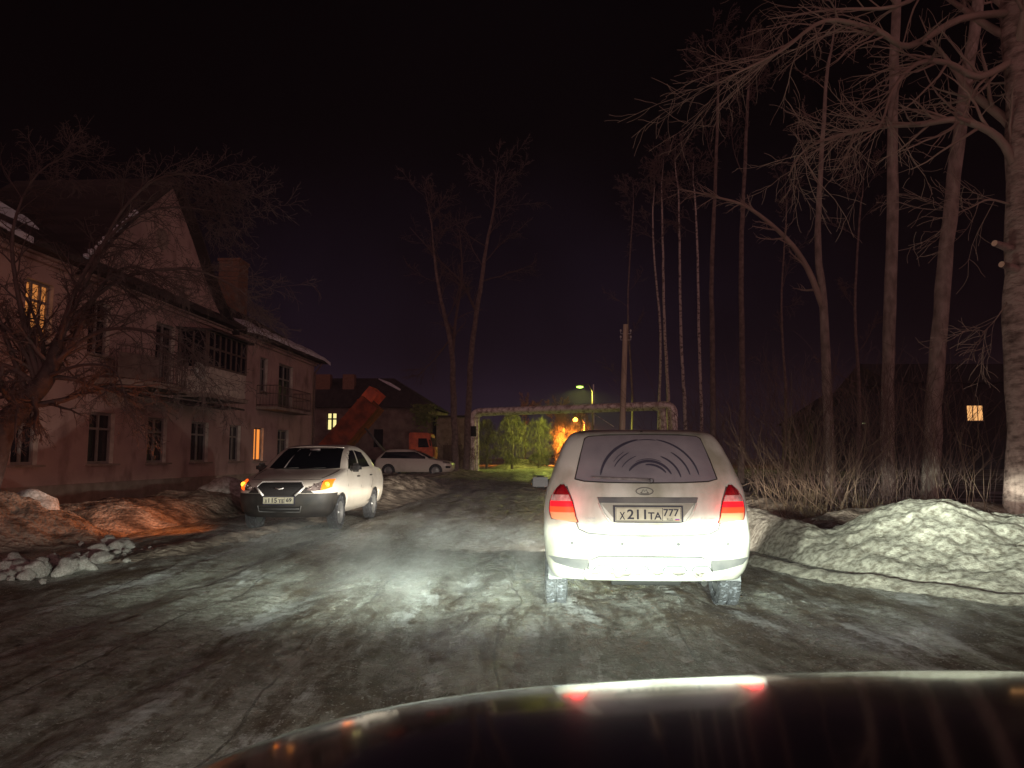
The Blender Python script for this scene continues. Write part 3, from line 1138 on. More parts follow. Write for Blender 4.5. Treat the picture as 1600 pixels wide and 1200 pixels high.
def arc(r0, r1, a0, a1, wob=0.0):
    rows = []
    for k in range(25):
        a = R(a0 + (a1 - a0) * k / 24)
        th = math.sin(math.pi * min(1, k / 24 * 1.0)) ** 0.4
        rm = (r0 + r1) / 2
        rw = (r1 - r0) / 2 * (0.25 + 0.75 * th)
        rows.append([rear(wc[0] + math.cos(a) * q * 1.0, wc[1] + math.sin(a) * q * 0.86, 0.010) for q in (rm - rw, rm + rw)])
    mb.grid(rows, 1)


arc(.395, .412, 8, 78)
arc(.388, .412, 100, 172)
arc(.392, .400, 78, 100)
arc(.325, .340, 10, 55)
arc(.245, .262, 8, 66)
arc(.250, .258, 112, 150)
arc(.305, .315, 120, 155)
arc(.175, .200, 20, 150)
arc(.145, .165, 30, 100)
arc(.205, .212, 60, 120)
arc(.335, .341, 125, 148)
rwn = link('rear_window', mb, [M['dusty_glass'], M['wiped']], hatch, smooth=True, fix=False)
# rubber surround
mb = MB()
ring = [(-.575, 1.10), (-.50, 1.082), (-.3, 1.073), (0, 1.070), (.3, 1.073), (.50, 1.082), (.575, 1.10), (.535, 1.26), (.485, 1.435), (.455, 1.452), (.3, 1.463), (0, 1.468), (-.3, 1.463), (-.455, 1.452), (-.485, 1.435), (-.535, 1.26), (-.575, 1.10)]
mb.tube([rear(x, z, 0.004) for x, z in ring], 0.006, 6)
link('window_seal', mb, M['black_plastic'], rwn, smooth=True)
# rear wiper
mb = MB()
mb.tube([rear(0.03, 1.085, 0.03), rear(-.10, 1.10, 0.035), rear(-.42, 1.112, 0.03)], [0.014, 0.011, 0.007], 6)
mb.tube([rear(-.44, 1.118, 0.022), rear(-.22, 1.108, 0.022), rear(0.02, 1.102, 0.022)], 0.007, 5)
mb.lathe([(-0.03, 0.02), (0.03, 0.02), (0.035, 0.0)], 14, axis='Y', c=tuple(rear(0.035, 1.085, 0.02)))
link('rear_wiper', mb, M['dusty_plastic'], hatch, smooth=40)
# interior seen through the dust: brown seat back blob is skipped, brake lamp hole in the spoiler
mb = MB()
patch(mb, [(-.50, 1.470), (0, 1.482), (.50, 1.470)], [(-.47, 1.493), (0, 1.506), (.47, 1.493)], lambda x, z: rear(x, z, 0.035), 20, 3)
patch(mb, [(-.50, 1.470), (0, 1.482), (.50, 1.470)], [(-.51, 1.466), (0, 1.478), (.51, 1.466)], lambda x, z: rear(x, z, 0.012), 20, 1)
link('roof_spoiler', mb, M['white_paint'], hatch, smooth=40)
mb = MB()
mb.box(tuple(rear(0, 1.493, 0.04)), (0.02, 0.01, 0.012))
link('washer_nozzle', mb, M['dark'], hatch)
# shut line of the tailgate
mb = MB()
seam = [(-.645, 1.04), (-.60, .93), (-.575, .82), (-.57, .76), (-.55, .705), (-.48, .675), (-.3, .662), (0, .657), (.3, .662), (.48, .675), (.55, .705), (.57, .76), (.575, .82), (.60, .93), (.645, 1.04)]
mb.tube([rear(x, z, 0.0015) for x, z in seam], 0.0065, 6)
link('tailgate_seam', mb, M['grey_plastic'], hatch, smooth=True)
# badge
mb = MB()
pts = []
for k in range(25):
    a = 2 * math.pi * k / 24
    pts.append(rear(-0.02 + 0.068 * math.cos(a), 1.005 + 0.028 * math.sin(a), 0.008))
mb.tube(pts, 0.004, 6)
mb.tube([rear(-0.045, 0.995, 0.008), rear(-0.03, 1.018, 0.008), rear(-0.02, 1.003, 0.008), rear(-0.005, 1.018, 0.008), rear(0.006, 0.993, 0.008)], 0.003, 5)
mb.tube([rear(-0.055, 0.992, 0.008), rear(-0.02, 0.986, 0.008), rear(0.015, 0.992, 0.008)], 0.003, 5)
link('badge', mb, M['grey_plastic'], hatch, smooth=True)
# dark garnish above the plate and the plate recess
mb = MB()
rows = []
for z, xw, off in ((0.958, 0.395, 0.004), (0.956, 0.40, 0.022), (0.915, 0.385, 0.024), (0.912, 0.38, 0.004)):
    rows.append([rear(xw * (k / 12 - 1), z, off) for k in range(25)])
mb.grid(rows)
for sgn in (-1, 1):
    mb.add([rows[0][0 if sgn < 0 else -1], rows[1][0 if sgn < 0 else -1], rows[2][0 if sgn < 0 else -1], rows[3][0 if sgn < 0 else -1]], [(0, 1, 2, 3)])
link('tailgate_trim', mb, M['grey_plastic'], hatch, smooth=40)
mb = MB()
mb.tube([rear(-.385, .912, 0.002), rear(-.35, .83, 0.003), rear(-.30, .765, 0.003), rear(-.24, .752, 0.003), rear(.24, .752, 0.003), rear(.30, .765, 0.003), rear(.35, .83, 0.003), rear(.385, .912, 0.002)], 0.011, 8)
mb2 = MB()
patch(mb2, [(-.24, .757), (.24, .757)], [(-.375, .91), (.375, .91)], lambda x, z: rear(x, z, 0.0025), 16, 6)
link('plate_recess', mb2, mat('recess_paint', (0.36, 0.37, 0.33), 0.5, col2=(0.25, 0.25, 0.22), scale=6), hatch, smooth=True, fix=False)  # flush panel coloured greyer than the body around it
link('recess_edge', mb, M['white_paint'], hatch, smooth=True)
yp = rear(0, 0.83, 0).y - 0.012
plate(hatch, lambda x, z, off: Vector((x, yp - off - 0.0, z + 0.826)), 0.52, 0.112,
      [('X', -0.205, -0.012, 0.060, 0.044, 0.022), ('211', -0.092, 0.0, 0.078, 0.150, 0.022), ('TA', 0.052, -0.012, 0.058, 0.108, 0.022),
       ('777', 0.180, 0.014, 0.058, 0.122, 0.018), ('RUS', 0.168, -0.038, 0.018, 0.045, 0.006)], True)
mb = MB()
put_text(mb, 'KALINA', 0.475, 0.792, 0.018, 0.115, lambda x, z: rear(x, z, 0.008), 0, 0.02)
put_text(mb, 'LADA', -0.455, 0.792, 0.018, 0.080, lambda x, z: rear(x, z, 0.008), 0, 0.02)
put_text(mb, 'CROSS', -0.455, 0.765, 0.014, 0.070, lambda x, z: rear(x, z, 0.008), 0, 0.02)
link('lettering', mb, M['silver'], hatch, fix=False)
# tail lamps
INN = [(.555, .758), (.572, .80), (.583, .85), (.60, .92), (.622, .97), (.648, 1.02), (.668, 1.055)]
OUT = [(.770, .782), (.782, .82), (.786, .86), (.780, .92), (.765, .965), (.735, 1.015), (.690, 1.055)]


def edge_at(E, z):
    return float(np.interp(z, [p[1] for p in E], [p[0] for p in E]))


for sg in (-1, 1):
    lamp_p = None
    bands = [('tail_lamp', .975, 1.055, 'tail_red'), ('clear_lens', .925, .973, 'tail_clear'), ('brake_lens', .880, .923, 'tail_on'),
             ('fog_lens', .835, .879, 'tail_on2'), ('reversing_lens', None, .834, 'tail_pale')]
    for (nm, z0, z1, mm) in bands:
        mb = MB()
        rows = []
        for j in range(9):
            v = j / 8
            row = []
            for i in range(11):
                u = i / 10
                if z0 is None:
                    zz = (.758 + (.782 - .758) * u) * (1 - v) + z1 * v
                else:
                    zz = z0 * (1 - v) + z1 * v
                a, b = edge_at(INN, zz), edge_at(OUT, zz)
                x = a + (b - a) * u
                bulge = 0.020 * (math.sin(math.pi * min(1, max(0, u))) ** 0.5) + 0.004
                row.append(rear(sg * x, zz, bulge))
            rows.append(row)
        mb.grid(rows)
        o = link(nm, mb, M[mm], lamp_p or hatch, smooth=True, fix=False)
        if lamp_p is None:
            lamp_p = o
    # dark edge
    mb = MB()
    mb.tube([rear(sg * x, z, 0.005) for x, z in INN], 0.006, 6)
    mb.tube([rear(sg * x, z, 0.005) for x, z in [INN[0]] + OUT], 0.005, 6)
    link('lamp_edge', mb, M['tail_red'], lamp_p, smooth=True)
# parking sensors
for x in (-.605, -.213, .222, .61):
    mb = MB()
    mb.lathe([(0.0, 0.011), (-0.004, 0.011), (-0.005, 0.0)], 14, axis='Y', c=tuple(rear(x, .60, 0.002)))
    mb.lathe([(0.0, 0.015), (-0.001, 0.0145), (-0.002, 0.013)], 14, axis='Y', c=tuple(rear(x, .60, 0.001)))
    link('parking_sensor', mb, M['grey_plastic'], hatch, smooth=True)
# lower valance: pale skid plate with three embossed loops
mb = MB()
patch(mb, [(-.475, .385), (-.42, .38), (.42, .38), (.475, .385)], [(-.47, .465), (-.40, .497), (.40, .497), (.47, .465)], lambda x, z: rear(x, z, 0.028 if z < 0.49 else 0.01), 30, 8)
sk = link('skid_plate', mb, mat('pale_valance', (0.55, 0.60, 0.60), 0.45, col2=(0.40, 0.43, 0.42), scale=5), hatch, smooth=True, fix=False)
mb = MB()
mb.tube([rear(x, z, 0.012) for x, z in ((-.49, .385), (-.475, .44), (-.45, .475), (-.40, .499), (0, .503), (.40, .499), (.45, .475), (.475, .44), (.49, .385))], 0.005, 6)
for cx in (-.36, -.10, .19, .40):
    wv = .075 if abs(cx) < .3 else .06
    mb.tube([rear(x, z, 0.031) for x, z in ((cx - wv - .02, .392), (cx - wv, .425), (cx - wv + .02, .432), (cx + wv - .02, .432), (cx + wv, .425), (cx + wv + .02, .392))], 0.0045, 6)
link('valance_moulding', mb, M['grey_plastic'], sk, smooth=True)
for sg in (-1, 1):
    mb = MB()
    patch(mb, [(.49, .385), (.60, .40), (.74, .435)], [(.475, .475), (.62, .478), (.80, .490)], lambda x, z: rear(sg * x, z, 0.010), 12, 5)
    rows = []
    link('arch_cladding', mb, M['grey_plastic'], hatch, smooth=True, fix=False)
# ragged bottom, torn pieces hanging under the bumper
mb = MB()
rg = random.Random(3)
rows = [[], [], []]
for k in range(41):
    x = -.47 + .94 * k / 40
    dz = 0.012 * math.sin(k * 0.9) + 0.01 * rg.random() + (0.03 if 8 < k < 14 else 0)
    p = rear(x, .384, 0.026)
    rows[0].append(p)
    rows[1].append(p + Vector((0, 0.02, -0.012 - dz)))
    rows[2].append(p + Vector((0, 0.10, -0.004)))
mb.grid(rows)
link('torn_lip', mb, M['dirty_under'], hatch, smooth=True, fix=False)
mb = MB()
mb.tube([rear(-.485, .40, 0.02), rear(-.50, .36, 0.03), rear(-.49, .325, 0.025), rear(-.47, .33, 0.0), rear(-.46, .38, 0.0)], [.018, .022, .020, .016, .012], 8)
mb.tube([rear(.33, .385, 0.02), rear(.37, .345, 0.02), rear(.43, .325, 0.02), rear(.47, .335, 0.01), rear(.46, .385, 0.0)], [.010, .012, .015, .015, .012], 8)
mb.tube([rear(.36, .385, 0.02), rear(.41, .355, 0.02), rear(.45, .385, 0.02)], .008, 6)
link('hanging_bracket', mb, M['dirty_under'], hatch, smooth=True)
mb = MB()
mb.box((0, -0.3, .30), (1.3, 2.9, .06))
mb.tube([(.40, 1.0, .25), (.42, -.6, .24), (.44, -1.6, .27), (.45, -1.86, .27)], .025, 10)
mb.lathe([(-.28, .0001), (-.28, .075), (.28, .075), (.28, .0001)], 16, axis='X', c=(0, -1.70, .30))
mb.tube([(-.66, -1.24, .29), (.66, -1.24, .29)], .03, 8)
link('underbody', mb, M['dark'], hatch, smooth=40)
for sg in (-1, 1):
    for yy in (-1.24, 1.24):
        make_wheel(hatch, sg * .735, yy, .292, .195, sg)
# mud lining around the rear wheels
for sg in (-1, 1):
    mb = MB()
    rows = []
    for k in range(13):
        a = R(0 + 70 * k / 12) + math.pi - R(6)
        p = Vector((0, -1.24 + .36 * math.cos(a), .29 - .36 * math.sin(a)))
        rows.append([Vector((sg * .80, p.y - 0.0, p.z)), Vector((sg * .60, p.y, p.z))])
    mb.grid(rows)
    link('mud_flap', mb, M['grey_plastic'], hatch, smooth=True, fix=False)
for sg in (-1, 1):
    # door mirror
    mb = MB()
    bm = bmesh.new()
    bmesh.ops.create_cube(bm, size=1)
    bmesh.ops.bevel(bm, geom=bm.edges[:], offset=0.28, segments=3, affect='EDGES')
    vs = [Vector((v.co.x * .20 + sg * .92, v.co.y * .10 + .62, v.co.z * .14 + .99)) for v in bm.verts]
    mb.add(vs, [tuple(v.index for v in f.verts) for f in bm.faces])
    bm.free()
    mb.tube([(sg * .76, .64, .97), (sg * .86, .62, .98)], .022, 8)
    mo = link('door_mirror', mb, M['black_plastic'], hatch, smooth=40)
    mb = MB()
    mb.add([Vector((sg * .92 + a * .085, .568, .99 + b * .055)) for a, b in ((-1, -1), (1, -1), (1, 1), (-1, 1))], [(0, 1, 2, 3)])
    link('mirror_glass', mb, M['wiped'], mo)
    # side glazing
    mb = MB()
    patch(mb, [(-1.60, 1.10), (-.95, 1.07)], [(-1.45, 1.36), (-.92, 1.43)], lambda y, z: HB.side(y, z, sg), 8, 6)
    patch(mb, [(-.88, 1.07), (-.02, 1.06)], [(-.86, 1.43), (-.03, 1.45)], lambda y, z: HB.side(y, z, sg), 8, 6)
    patch(mb, [(.06, 1.06), (.72, 1.06)], [(.04, 1.44), (.30, 1.41)], lambda y, z: HB.side(y, z, sg), 8, 6)
    link('side_window', mb, M['glass'], hatch, smooth=True, fix=False)
for sg in (-1, 1):
    mb = MB()
    patch(mb, [(sg * .42, .62), (sg * .74, .66)], [(sg * .46, .78), (sg * .76, .84)], lambda x, z: HB.front(x, z, .012), 8, 5)
    link('headlamp', mb, M['lamp_white'], hatch, smooth=True, fix=False)
mb = MB()
patch(mb, [(-.62, 1.08), (.62, 1.08)], [(-.50, 1.44), (.50, 1.44)], HB.front, 16, 8)
link('windscreen', mb, M['glass'], hatch, smooth=True, fix=False)
for x in (-.67, .67):
    point('brake_light', (*hatch_at(x, -2.06), .90), (1.0, 0.02, 0.03), 0.9, 0.05)

# ------------------------------------------------------------------ white saloon on the left
SX, SY, SA = -3.80, 14.62, R(177.0)
sedan = thing('saloon_car', 'dusty white saloon with black bumper facing the camera on the left, indicators flashing', 'car', (SX, SY, 0), SA)
SB = Body([
    (0.25, 0.70, 1.96, -2.05, .45, .3), (0.33, 0.79, 2.06, -2.17, .5, .3), (0.50, 0.825, 2.10, -2.23, .55, .3),
    (0.62, 0.835, 2.10, -2.24, .55, .3), (0.74, 0.84, 2.08, -2.23, .6, .3), (0.82, 0.835, 2.03, -2.22, .6, .3),
    (0.88, 0.825, 1.90, -2.21, .6, .3), (0.94, 0.81, 1.62, -2.19, .5, .3), (1.00, 0.80, 1.22, -2.14, .35, .3),
    (1.035, 0.79, .98, -2.0, .2, .3), (1.06, 0.775, .90, -1.62, .18, .25), (1.20, 0.735, .68, -1.42, .15, .2),
    (1.35, 0.675, .42, -1.15, .14, .2), (1.44, 0.62, .2, -.9, .14, .2), (1.485, 0.56, 0, -.7, .14, .2), (1.505, 0.46, -.15, -.5, .14, .2)])
sbody = link('body', SB.mesh(), M['sedan_paint'], sedan, smooth=50)
cut_arches(sbody, [(-1.24, 0.29), (1.24, 0.29)], 0.35, 0.838)
split_off(sbody, lambda c: c.z < 0.655 and c.y > 1.235 + 0.33 * 0.6, 'front_bumper', M['black_plastic'], [((0, 0, .655), (0, 0, 1))])
for p in sbody.data.polygons:
    p.use_smooth = True
sf = SB.front
mb = MB()
patch(mb, [(-.665, 1.065), (-.4, 1.045), (0, 1.04), (.4, 1.045), (.665, 1.065)], [(-.545, 1.44), (-.3, 1.455), (0, 1.46), (.3, 1.455), (.545, 1.44)], sf, 24, 12)
ws = link('windscreen', mb, M['glass'], sedan, smooth=True, fix=False)
mb = MB()
mb.tube([sf(x, z, .012) for x, z in ((-.545, 1.44), (-.3, 1.457), (0, 1.463), (.3, 1.457), (.545, 1.44))], .012, 6)
link('windscreen_seal', mb, M['sedan_paint'], ws, smooth=True)
mb = MB()
mb.tube([sf(.36, 1.06, .012), sf(.34, 1.2, .012), sf(.29, 1.42, .012)], .010, 5)  # reflection line in the glass, modelled as a pale tube
mb.tube([sf(.03, 1.36, .010), sf(.02, 1.29, .010)], .004, 5)
mb.box(tuple(sf(-.02, 1.40, .004)), (.20, .02, .05))
link('mirror_reflection', mb, mat('inner_trim', (0.20, 0.17, 0.17), 0.5), ws, smooth=True)
for x0, x1 in ((.10, -.42), (.55, .08)):
    mb = MB()
    mb.tube([sf(x0, 1.045, .02), sf((x0 + x1) / 2, 1.06, .028), sf(x1, 1.068, .02)], .008, 5)
    link('wiper', mb, M['black_plastic'], sedan, smooth=True)
# bonnet shut line
mb = MB()
for sg in (-1, 1):
    mb.tube([sf(sg * .60, .90, .003), sf(sg * .66, .95, .003), sf(sg * .69, 1.0, .003), sf(sg * .69, 1.035, .003)], .005, 5)
mb.tube([sf(x, .885 - abs(x) * 0.01, .003) for x in (-.60, -.45, -.2, 0, .2, .45, .60)], .005, 5)
link('bonnet_seam', mb, M['dark'], sedan, smooth=True)
# grille
mb = MB()
patch(mb, [(-.27, .625), (.27, .625)], [(-.40, .76), (.40, .76)], lambda x, z: sf(x, z, .010), 16, 5)
patch(mb, [(-.40, .76), (.40, .76)], [(-.33, .842), (.33, .842)], lambda x, z: sf(x, z, .010), 16, 4)
gr = link('grille', mb, mat('grille_mesh', (0.006, 0.006, 0.007), 0.6, col2=(0.02, 0.02, 0.02), scale=60), sedan, smooth=True, fix=False)
mb = MB()
mb.tube([sf(x, z, .018) for x, z in ((-.27, .622), (-.41, .76), (-.34, .848), (.34, .848), (.41, .76), (.27, .622))], .011, 8)
mb.tube([sf(.27, .622, .022), sf(.41, .755, .022)], .018, 8)
mb.tube([sf(-.27, .622, .022), sf(-.41, .755, .022)], .018, 8)
link('grille_surround', mb, M['bright_trim'], gr, smooth=True)
mb = MB()
mb.tube([sf(.07, .748, .018), sf(0, .728, .022), sf(-.07, .748, .018)], .008, 6)
link('badge', mb, M['bright_trim'], sedan, smooth=True)
for sg in (-1, 1):
    mb = MB()
    B_ = [(sg * .45, .715), (sg * .62, .70), (sg * .765, .74)]
    T_ = [(sg * .47, .765), (sg * .62, .845), (sg * .775, .875)]
    patch(mb, [(sg * .45, .71), (sg * .55, .70), (sg * .66, .705)], [(sg * .46, .735), (sg * .55, .80), (sg * .665, .865)], lambda x, z: sf(x, z, .012), 10, 6)
    hl = link('headlamp', mb, M['lamp_clear'], sedan, smooth=True, fix=False)
    for cx_, cz_, r_ in ((.52, .745, .030), (.60, .775, .048)):
        mb = MB()
        mb.lathe([(0.0, r_), (.012, r_ * .9), (.004, r_ * .6), (.014, r_ * .35), (.018, .001)], 18, axis='Y', c=tuple(sf(sg * cx_, cz_, .014)))
        link('reflector', mb, M['lamp_clear'], hl, smooth=30)
    mb = MB()
    patch(mb, [(sg * .662, .705), (sg * .72, .715), (sg * .80, .755)], [(sg * .667, .866), (sg * .72, .885), (sg * .795, .885)], lambda x, z: sf(x, z, .014), 10, 8)
    link('indicator_lens', mb, M['indicator'], hl, smooth=True, fix=False)
    mb = MB()
    mb.lathe([(0.0, .045), (.02, .035), (.03, .001)], 16, axis='Y', c=tuple(sf(sg * .73, .80, .012)))
    link('bulb', mb, M['indicator_core'], hl, smooth=True)
    # black strip between lamp and grille
    mb = MB()
    patch(mb, [(sg * .36, .66), (sg * .56, .66)], [(sg * .41, .76), (sg * .455, .76)], lambda x, z: sf(x, z, .008), 6, 4)
    link('bumper_inset', mb, M['black_plastic'], sedan, smooth=True, fix=False)
    # side glazing, mirrors, handles
    for nm, bt, tp in (('front_side_window', [(-.02, 1.055), (.72, 1.04)], [(-.06, 1.40), (.36, 1.38)]),
                       ('rear_side_window', [(-.95, 1.07), (-.10, 1.06)], [(-.62, 1.36), (-.13, 1.40)])):
        mb = MB()
        patch(mb, bt, tp, lambda y, z: SB.side(y, z, sg), 8, 8)
        link(nm, mb, M['glass'], sedan, smooth=True, fix=False)
    mb = MB()
    mb.tube([SB.side(-.05, .30, sg, .001), SB.side(-.06, .7, sg, .001), SB.side(-.08, 1.05, sg, .001)], .005, 5)
    mb.tube([SB.side(.86, .34, sg, .001), SB.side(.88, .75, sg, .001), SB.side(.80, 1.03, sg, .001)], .005, 5)
    mb.tube([SB.side(-.90, .64, sg, .001), SB.side(-1.02, .80, sg, .001), SB.side(-.98, 1.06, sg, .001)], .005, 5)
    link('door_seam', mb, M['dark'], sedan, smooth=True)
    for yy in (.12, -.86):
        mb = MB()
        p = SB.side(yy, .90, sg, .014)
        mb.box(p, (.022, .15, .026))
        bevel(link('door_handle', mb, M['black_plastic'], sedan), .006)
    mb = MB()
    bm = bmesh.new()
    bmesh.ops.create_cube(bm, size=1)
    bmesh.ops.bevel(bm, geom=bm.edges[:], offset=0.28, segments=3, affect='EDGES')
    mb.add([Vector((v.co.x * .21 + sg * .90, v.co.y * .11 + .60, v.co.z * .16 + 1.07)) for v in bm.verts], [tuple(v.index for v in f.verts) for f in bm.faces])
    bm.free()
    mb.tube([(sg * .76, .62, 1.03), (sg * .86, .60, 1.05)], .025, 8)
    link('door_mirror', mb, M['black_plastic'], sedan, smooth=40)
    for yy in (-1.24, 1.24):
        make_wheel(sedan, sg * .725, yy, .292, .19, sg, 0)
ypn = sf(0, .55, 0).y + 0.018
# the characters must run the right way round when seen from the front
plate(sedan, lambda x, z, off: Vector((-x, ypn + off, z + .545)), 0.52, 0.112,
      [('X', -0.205, -0.012, 0.060, 0.044, 0.022), ('115', -0.092, 0.0, 0.078, 0.145, 0.022), ('TE', 0.050, -0.012, 0.058, 0.104, 0.022), ('69', 0.182, 0.006, 0.066, 0.094, 0.022)])
mb = MB()
patch(mb, [(-.33, .355), (.33, .355)], [(-.36, .44), (.36, .44)], lambda x, z: sf(x, z, .006), 14, 4)
lo = link('lower_intake', mb, M['dark'], sedan, smooth=True, fix=False)
mb = MB()
mb.tube([sf(x, z, .012) for x, z in ((-.37, .45), (-.35, .35), (.35, .35), (.37, .45))], .010, 6)
mb.tube([sf(x, .40, .012) for x in (-.34, 0, .34)], .007, 6)
link('intake_bar', mb, M['grey_plastic'], lo, smooth=True)
mb = MB()
mb.box((0, -.1, .28), (1.3, 3.4, .07))
mb.tube([(-.66, 1.24, .29), (.66, 1.24, .29)], .03, 8)
link('underbody', mb, M['dark'], sedan)
for sg in (-1, 1):
    w = sedan.matrix_basis @ Vector((sg * .84, 1.82, .80))
    rot = Matrix.Rotation(SA, 3, 'Z') @ Vector((sg * .80, 1.93, .80))
    l = bpy.data.lights.new('indicator_light', 'SPOT')
    l.energy = 130 if sg > 0 else 1.5
    l.color = (1.0, 0.22, 0.03)
    l.spot_size = R(120)
    l.spot_blend = .7
    l.shadow_soft_size = .05
    lo = bpy.data.objects.new('indicator_light', l)
    COL.objects.link(lo)
    lo.location = (SX + rot.x - sg * .08, SY + rot.y - .05, .82)
    lo.rotation_euler = (R(86), 0, R(80) * sg + (0 if sg > 0 else 0))

# ------------------------------------------------------------------ big white off-roader further back, side on
suv = thing('off_roader', 'large white off-road car parked side-on behind the saloon, by the orange truck', 'car', (-6.15, 47.2, 0), R(-96))
UB = Body([
    (0.28, 0.84, 2.35, -2.35, .5, .35), (0.40, 0.92, 2.48, -2.46, .5, .35), (0.70, 0.96, 2.52, -2.50, .5, .35), (0.86, 0.95, 2.46, -2.48, .5, .35),
    (0.96, 0.94, 2.2, -2.45, .5, .3), (1.04, 0.93, 1.6, -2.42, .4, .3), (1.10, 0.91, 1.20, -2.38, .3, .3),
    (1.30, 0.86, .85, -2.18, .2, .3), (1.50, 0.79, .45, -1.95, .2, .3), (1.62, 0.72, .10, -1.80, .2, .3), (1.69, 0.60, -.3, -1.6, .2, .3)], 60)
ub = link('body', UB.mesh(), M['sedan_paint'], suv, smooth=50)
cut_arches(ub, [(-1.48, 0.37), (1.52, 0.37)], 0.42, 0.955)
for sg in (-1, 1):
    mb = MB()
    patch(mb, [(-2.02, 1.14), (1.02, 1.10)], [(-1.72, 1.52), (.36, 1.54)], lambda y, z: UB.side(y, z, sg, .012), 20, 8)
    link('side_window', mb, M['glass'], suv, smooth=True, fix=False)
    for yy in (-1.48, 1.52):
        make_wheel(suv, sg * .83, yy, .37, .25, sg, 5)
    mb = MB()
    for yy in (-.62, .42):
        mb.tube([UB.side(yy, .42, sg, .003), UB.side(yy, 1.12, sg, .003)], .006, 5)
    link('door_seam', mb, M['dark'], suv)
    mb = MB()
    patch(mb, [(2.0, .84), (2.40, .80)], [(1.95, .95), (2.30, .92)], lambda y, z: UB.side(y, z, sg, .012), 8, 4)
    link('headlamp', mb, M['lamp_clear'], suv, smooth=True, fix=False)
    mb = MB()
    patch(mb, [(2.15, .52), (2.40, .52)], [(2.15, .66), (2.42, .64)], lambda y, z: UB.side(y, z, sg, .012), 6, 4)
    link('fog_lamp', mb, M['dark'], suv, smooth=True, fix=False)
    mb = MB()
    mb.box((sg * 1.0, .95, 1.14), (.20, .14, .14))
    bevel(link('door_mirror', mb, M['sedan_paint'], suv), .04)
mb = MB()
patch(mb, [(-.78, 1.13), (.78, 1.13)], [(-.66, 1.60), (.66, 1.60)], UB.front, 12, 8)
link('windscreen', mb, M['glass'], suv, smooth=True, fix=False)

# ------------------------------------------------------------------ orange tipper lorry, bed raised
TA = R(-93)
truck = thing('tipper_lorry', 'orange tipper lorry with its rusty bed raised high, standing before the stone house', 'lorry', (-9.4, 55.5, 0), TA)
mb = MB()
# cab: side profile extruded across, rounded
prof = [(1.95, .95), (3.62, .95), (3.70, 1.30), (3.66, 1.90), (3.42, 2.88), (3.25, 2.96), (2.02, 2.98), (1.93, 2.88)]
mb.prism(prof, 0, -1.2, 1.2)
cab = bevel(link('cab', mb, M['orange'], truck), .09, 3)
for sg in (-1, 1):
    mb = MB()
    mb.prism([(2.62, 1.90), (3.42, 1.90), (3.22, 2.55), (2.62, 2.55)], 0, sg * 1.2, sg * 1.212)
    link('side_window', mb, M['glass'], cab)
    mb = MB()
    mb.prism([(2.20, 1.05), (3.50, 1.05), (3.52, 1.10), (2.20, 1.10)], 0, sg * 1.2, sg * 1.215)
    mb.tube([(sg * 1.30, 3.48, 2.45), (sg * 1.42, 3.55, 2.0)], .05, 6)
    mb.box((sg * 1.21, 2.32, 1.72), (.03, .16, .05))
    link('door_mirror', mb, M['dark'], cab)
mb = MB()
mb.prism([(3.65, 1.95), (3.67, 1.98), (3.50, 2.62), (3.47, 2.60)], 0, -1.05, 1.05)
link('windscreen', mb, M['glass'], cab)
mb = MB()
mb.box((0, 3.72, .85), (2.4, .18, .32))
link('front_bumper', mb, M['grey_plastic'], truck)
for sg in (-1, 1):
    mb = MB()
    mb.lathe([(0, .11), (.03, .09), (.04, .001)], 14, axis='Y', c=(sg * .85, 3.80, .88))
    link('headlamp', mb, M['lamp_clear'], truck, smooth=True)
mb = MB()
for sg in (-1, 1):
    mb.box((sg * .42, -.2, .88), (.12, 7.4, .22))
mb.box((0, 1.5, .9), (1.9, .7, .5))
link('chassis', mb, M['dark'], truck)
for sg in (-1, 1):
    for yy in (3.0, -1.3, -2.7):
        make_wheel(truck, sg * 1.02, yy, .50, .34, sg, 0)
# raised bed: hinge at the rear, front end up, cab guard folded beyond
bed = MB()
ang = R(50)
cy, sz = math.cos(ang), math.sin(ang)


def bp(u, v):
    """u along the bed from the hinge, v above the bed floor"""
    return (-3.5 + u * cy - v * sz, 1.15 + u * sz + v * cy)


bed.prism([bp(0, 0), bp(4.7, 0), bp(4.7, 1.5), bp(-.2, 1.6)], 0, -1.22, -1.14)
bed.prism([bp(0, 0), bp(4.7, 0), bp(4.7, 1.5), bp(-.2, 1.6)], 0, 1.14, 1.22)
bed.prism([bp(0, 0), bp(4.7, 0), bp(4.7, .08), bp(0, .08)], 0, -1.14, 1.14)
bed.prism([bp(4.62, .08), bp(4.7, .08), bp(4.7, 1.5), bp(4.62, 1.5)], 0, -1.14, 1.14)
bo = link('tipping_bed', bed, M['orange_rust'], truck)
mb = MB()
for u in (.6, 1.5, 2.4, 3.3, 4.2):
    for sg in (-1, 1):
        mb = MB()
        mb.prism([bp(u, -.03), bp(u + .12, -.03), bp(u + .12, 1.56), bp(u, 1.56)], 0, sg * 1.223, sg * 1.29)
        link('bed_rib', mb, M['orange_rust'], bo)
mb = MB()
mb.prism([bp(4.7, 1.40), bp(5.6, 1.46), bp(5.6, 1.53), bp(4.7, 1.53)], 0, -1.2, 1.2)
mb.prism([bp(4.75, .6), bp(5.6, .6), bp(5.6, 1.5), bp(4.75, 1.5)], 0, 1.12, 1.18)
mb.prism([bp(4.75, .6), bp(5.6, .6), bp(5.6, 1.5), bp(4.75, 1.5)], 0, -1.18, -1.12)
link('cab_guard', mb, M['orange'], bo)
mb = MB()
a = bp(2.9, -.02)
mb.tube([(0, .4, .95), (0, a[0], a[1])], [.11, .07], 10)
link('hydraulic_ram', mb, M['grey_plastic'], truck, smooth=True)

